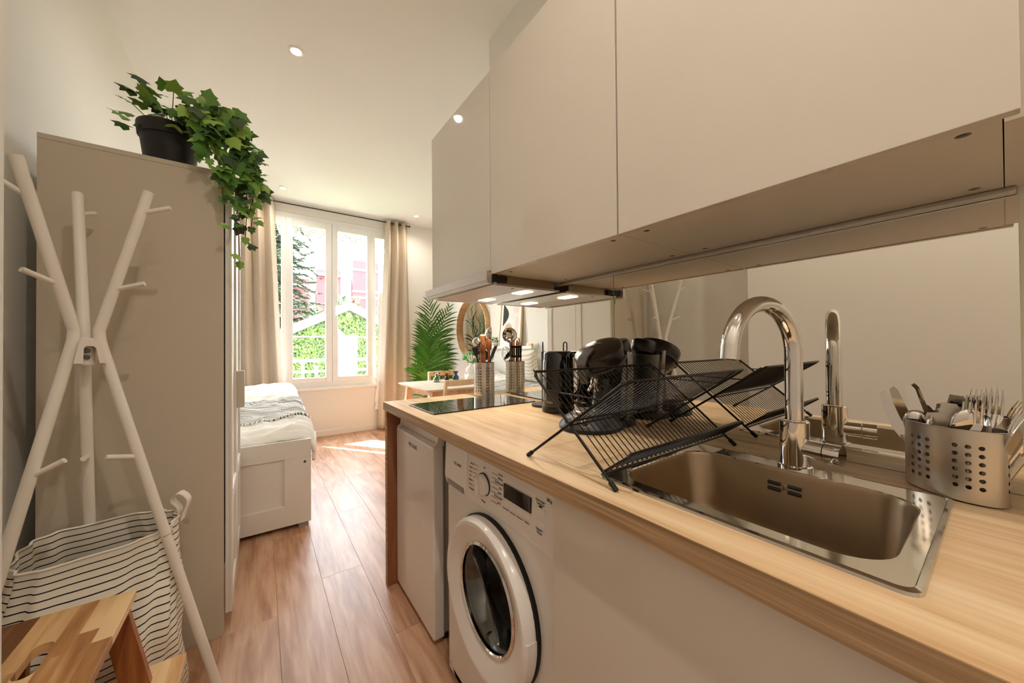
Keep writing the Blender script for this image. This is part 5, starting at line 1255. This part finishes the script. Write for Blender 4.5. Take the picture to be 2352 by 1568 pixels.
b = B(); b.lathe([(0, 0), (.09, .02), (.1, .12), (.06, .2), (0, .22)], (ax_, HY + .15, az - .60), 14); b.build('lantern', 'house_white', hs)
def in_panel(x, z_): return 2.22 < x < 2.98 and z_ < 1.72 + .12 * math.sin(x * 9) - max(0, (x - 2.7)) * 1.1
r3 = random.Random(3); b = B(); n_ = 0
while n_ < 17000:
    x = r3.uniform(ax_ - 3.6, ax_ + 3.2); z_ = r3.uniform(-1.2, az - .3)
    if z_ > az - .34 - sl * abs(x - ax_) or in_panel(x, z_): continue
    n_ += 1; y = HY + .26 - r3.uniform(0, .26); s_ = r3.uniform(.028, .06); a = r3.uniform(0, 6.3)
    t1 = V((math.cos(a), r3.uniform(-.6, .3), math.sin(a))).normalized() * s_; t2 = V((-math.sin(a), r3.uniform(-.6, .2), math.cos(a))).normalized() * s_ * .6; c = V((x, y, z_))
    b.f([b.v(c - t1), b.v(c + t2), b.v(c + t1 * 1.3), b.v(c - t2)])
o = b.build('creeper_leaves', 'creeper', hs, smooth=0); o['kind'] = 'stuff'
b = B(); b.box(2.60, 2.615, HY + .05, HY + .07, -1, 1.75); b.box(2.25, 2.95, HY + .05, HY + .065, 1.30, 1.312); b.box(2.25, 2.95, HY + .05, HY + .065, .56, .575); b.build('door_bars', 'dark_grey', hs, smooth=0)
# far apartment block
ap = thing('apartment_building', 'pink and white apartment block in the distance', 'building', (8, 44, -3))
def blk(n_, mat, x0, x1, z1, y0=40, y1=48): return B().box(x0, x1, y0, y1, -3, z1).build(n_, mat, ap, smooth=0)
blk('pink_tower', 'facade_pink', 7.94, 10.56, 10.25); blk('pink_tower', 'facade_pink', 4.58, 6.84, 8.97, 40.3); blk('pink_tower', 'facade_pink', 2.2, 3.97, 7.94, 40.6)
blk('white_bay', 'facade_white', 6.84, 7.94, 8.6, 40.8); blk('white_bay', 'facade_white', 10.56, 15.5, 9.6, 40.6); blk('white_bay', 'facade_white', 3.97, 4.58, 7.4, 41)
for x0, x1, zs in ((7.94, 10.56, (9.15, 6.85, 6.2)), (4.58, 6.84, (8.3,)), (2.2, 3.97, (7.0,))):
    for z_ in zs: B().box(x0 - .02, x1 + .02, 39.93, 40.3, z_, z_ + .22).build('string_course', 'facade_white', ap, smooth=0)
for x in (7.0, 7.45, 10.9, 11.7, 12.6, 13.5):
    for z_ in (2.2, 4.4, 6.4, 8.2):
        if x < 8 and z_ > 8: continue
        y_ = 40.8 if x < 8 else 40.6; w_ = B().box(x, x + (.3 if x < 8 else .55), y_ - .06, y_ + .02, z_, z_ + 1.1).build('window', 'facade_white', ap, smooth=0)
        B().box(x + .04, x + (.26 if x < 8 else .51), y_ - .075, y_ - .06, z_ + .06, z_ + 1.04).build('window_pane', 'far_glass', w_, smooth=0)
# fir
def fir(x, y, h, rmax, label, seed):
    t = thing('fir_tree', label, 'tree', (x, y, -3)); r4 = random.Random(seed)
    B().tube([(x, y, -3), (x + .05, y, h * .5), (x, y, h)], [.22, .14, .03], 10).build('trunk', 'bark', t)
    bb = B(); nb = B()
    for k in range(300):
        z_ = -1.0 + (h + 0.6) * (k / 300) + r4.uniform(-.1, .1); a = k * 2.399; ln = rmax * (1 - max(0, z_ + 1) / (h + 1.3)) ** .7 * r4.uniform(.75, 1.1)
        d_ = V((math.cos(a), math.sin(a), 0)); pts = [V((x, y, z_)) + d_ * ln * s_ + V((0, 0, r4.uniform(.0, .3) * ln * s_ - .34 * ln * s_ * s_)) for s_ in (0, .25, .5, .75, 1)]
        bb.tube(pts, [.03, .024, .018, .012, .006], 5); sd_ = V((-d_.y, d_.x, 0))
        for q in range(int(ln * 70)):
            s_ = .12 + .88 * r4.random(); i = min(int(s_ * 4), 3); p = pts[i].lerp(pts[i + 1], s_ * 4 - i); l_ = .5 * (1.2 - s_) * r4.uniform(.4, 1.2) + .08
            di = (sd_ * r4.choice((-1, 1)) * r4.uniform(.4, 1) + d_ * r4.uniform(.3, .9) + V((0, 0, r4.uniform(-.55, .12)))).normalized(); w_ = di.cross(V((r4.uniform(-.4, .4), r4.uniform(-.4, .4), 1))).normalized() * r4.uniform(.03, .055)
            nb.f([nb.v(p - w_), nb.v(p + di * l_ * .6 - w_ * 1.3), nb.v(p + di * l_), nb.v(p + di * l_ * .6 + w_ * 1.3), nb.v(p + w_)])
    bb.build('branches', 'bark', t); o = nb.build('needles', 'fir', t, smooth=0); o['kind'] = 'stuff'
fir(.42, 24.5, 16.0, 3.5, 'dark fir tree rising behind the gabled house', 5)
def crown(label, c, rx, rz, seed, n_=1500, trunk=True):
    t = thing('garden_tree', label, 'tree', (c[0], c[1], -3), 'leafy trees behind the gabled house'); r5 = random.Random(seed); b = B()
    for k in range(n_):
        d_ = V((r5.gauss(0, 1), r5.gauss(0, 1), r5.gauss(0, 1))).normalized(); r = r5.uniform(.72, 1.0) * (1 + .22 * noise.noise(d_ * 3 + V((seed, 0, 0)))); p = V(c) + V((d_.x * rx * r, d_.y * rx * r, d_.z * rz * r)); s_ = r5.uniform(.08, .16)
        t1 = V((r5.uniform(-1, 1), r5.uniform(-1, 1), r5.uniform(-1, 1))).normalized() * s_; t2 = t1.orthogonal().normalized() * s_ * .7
        b.f([b.v(p - t1), b.v(p + t2), b.v(p + t1), b.v(p - t2)])
    o = b.build('foliage', 'bush', t, smooth=0); o['kind'] = 'stuff'
    B().tube([(c[0], c[1], -3), (c[0], c[1], c[2])], .15, 8).build('trunk', 'bark', t)
crown('bright green rounded tree above the gable peak', (5.45, 30.5, 3.2), 1.7, 2.0, 4)
crown('taller green tree beside the right-hand slope of the gable'.replace('right-hand ', 'far '), (9.35, 30.5, 3.6), 1.45, 2.25, 8)
crown('small green tree between the fir and the gable peak', (3.75, 34, 2.8), 1.15, 1.7, 12)
struct(B().box(-40, 60, 5.7, 90, -3.2, -3).build('ground_outside', 'lawn', smooth=0))
# lettering becomes plain mesh
bpy.context.view_layer.update(); dg = bpy.context.evaluated_depsgraph_get()
for o in [o for o in SC.objects if o.type == 'FONT']:
    me = bpy.data.meshes.new_from_object(o.evaluated_get(dg)); nm = o.name; q = bpy.data.objects.new(nm.split('.')[0], me)
    par, mb = o.parent, o.matrix_basis.copy(); bpy.data.objects.remove(o); C.objects.link(q); q.name = nm; q.parent = par; q.matrix_basis = mb
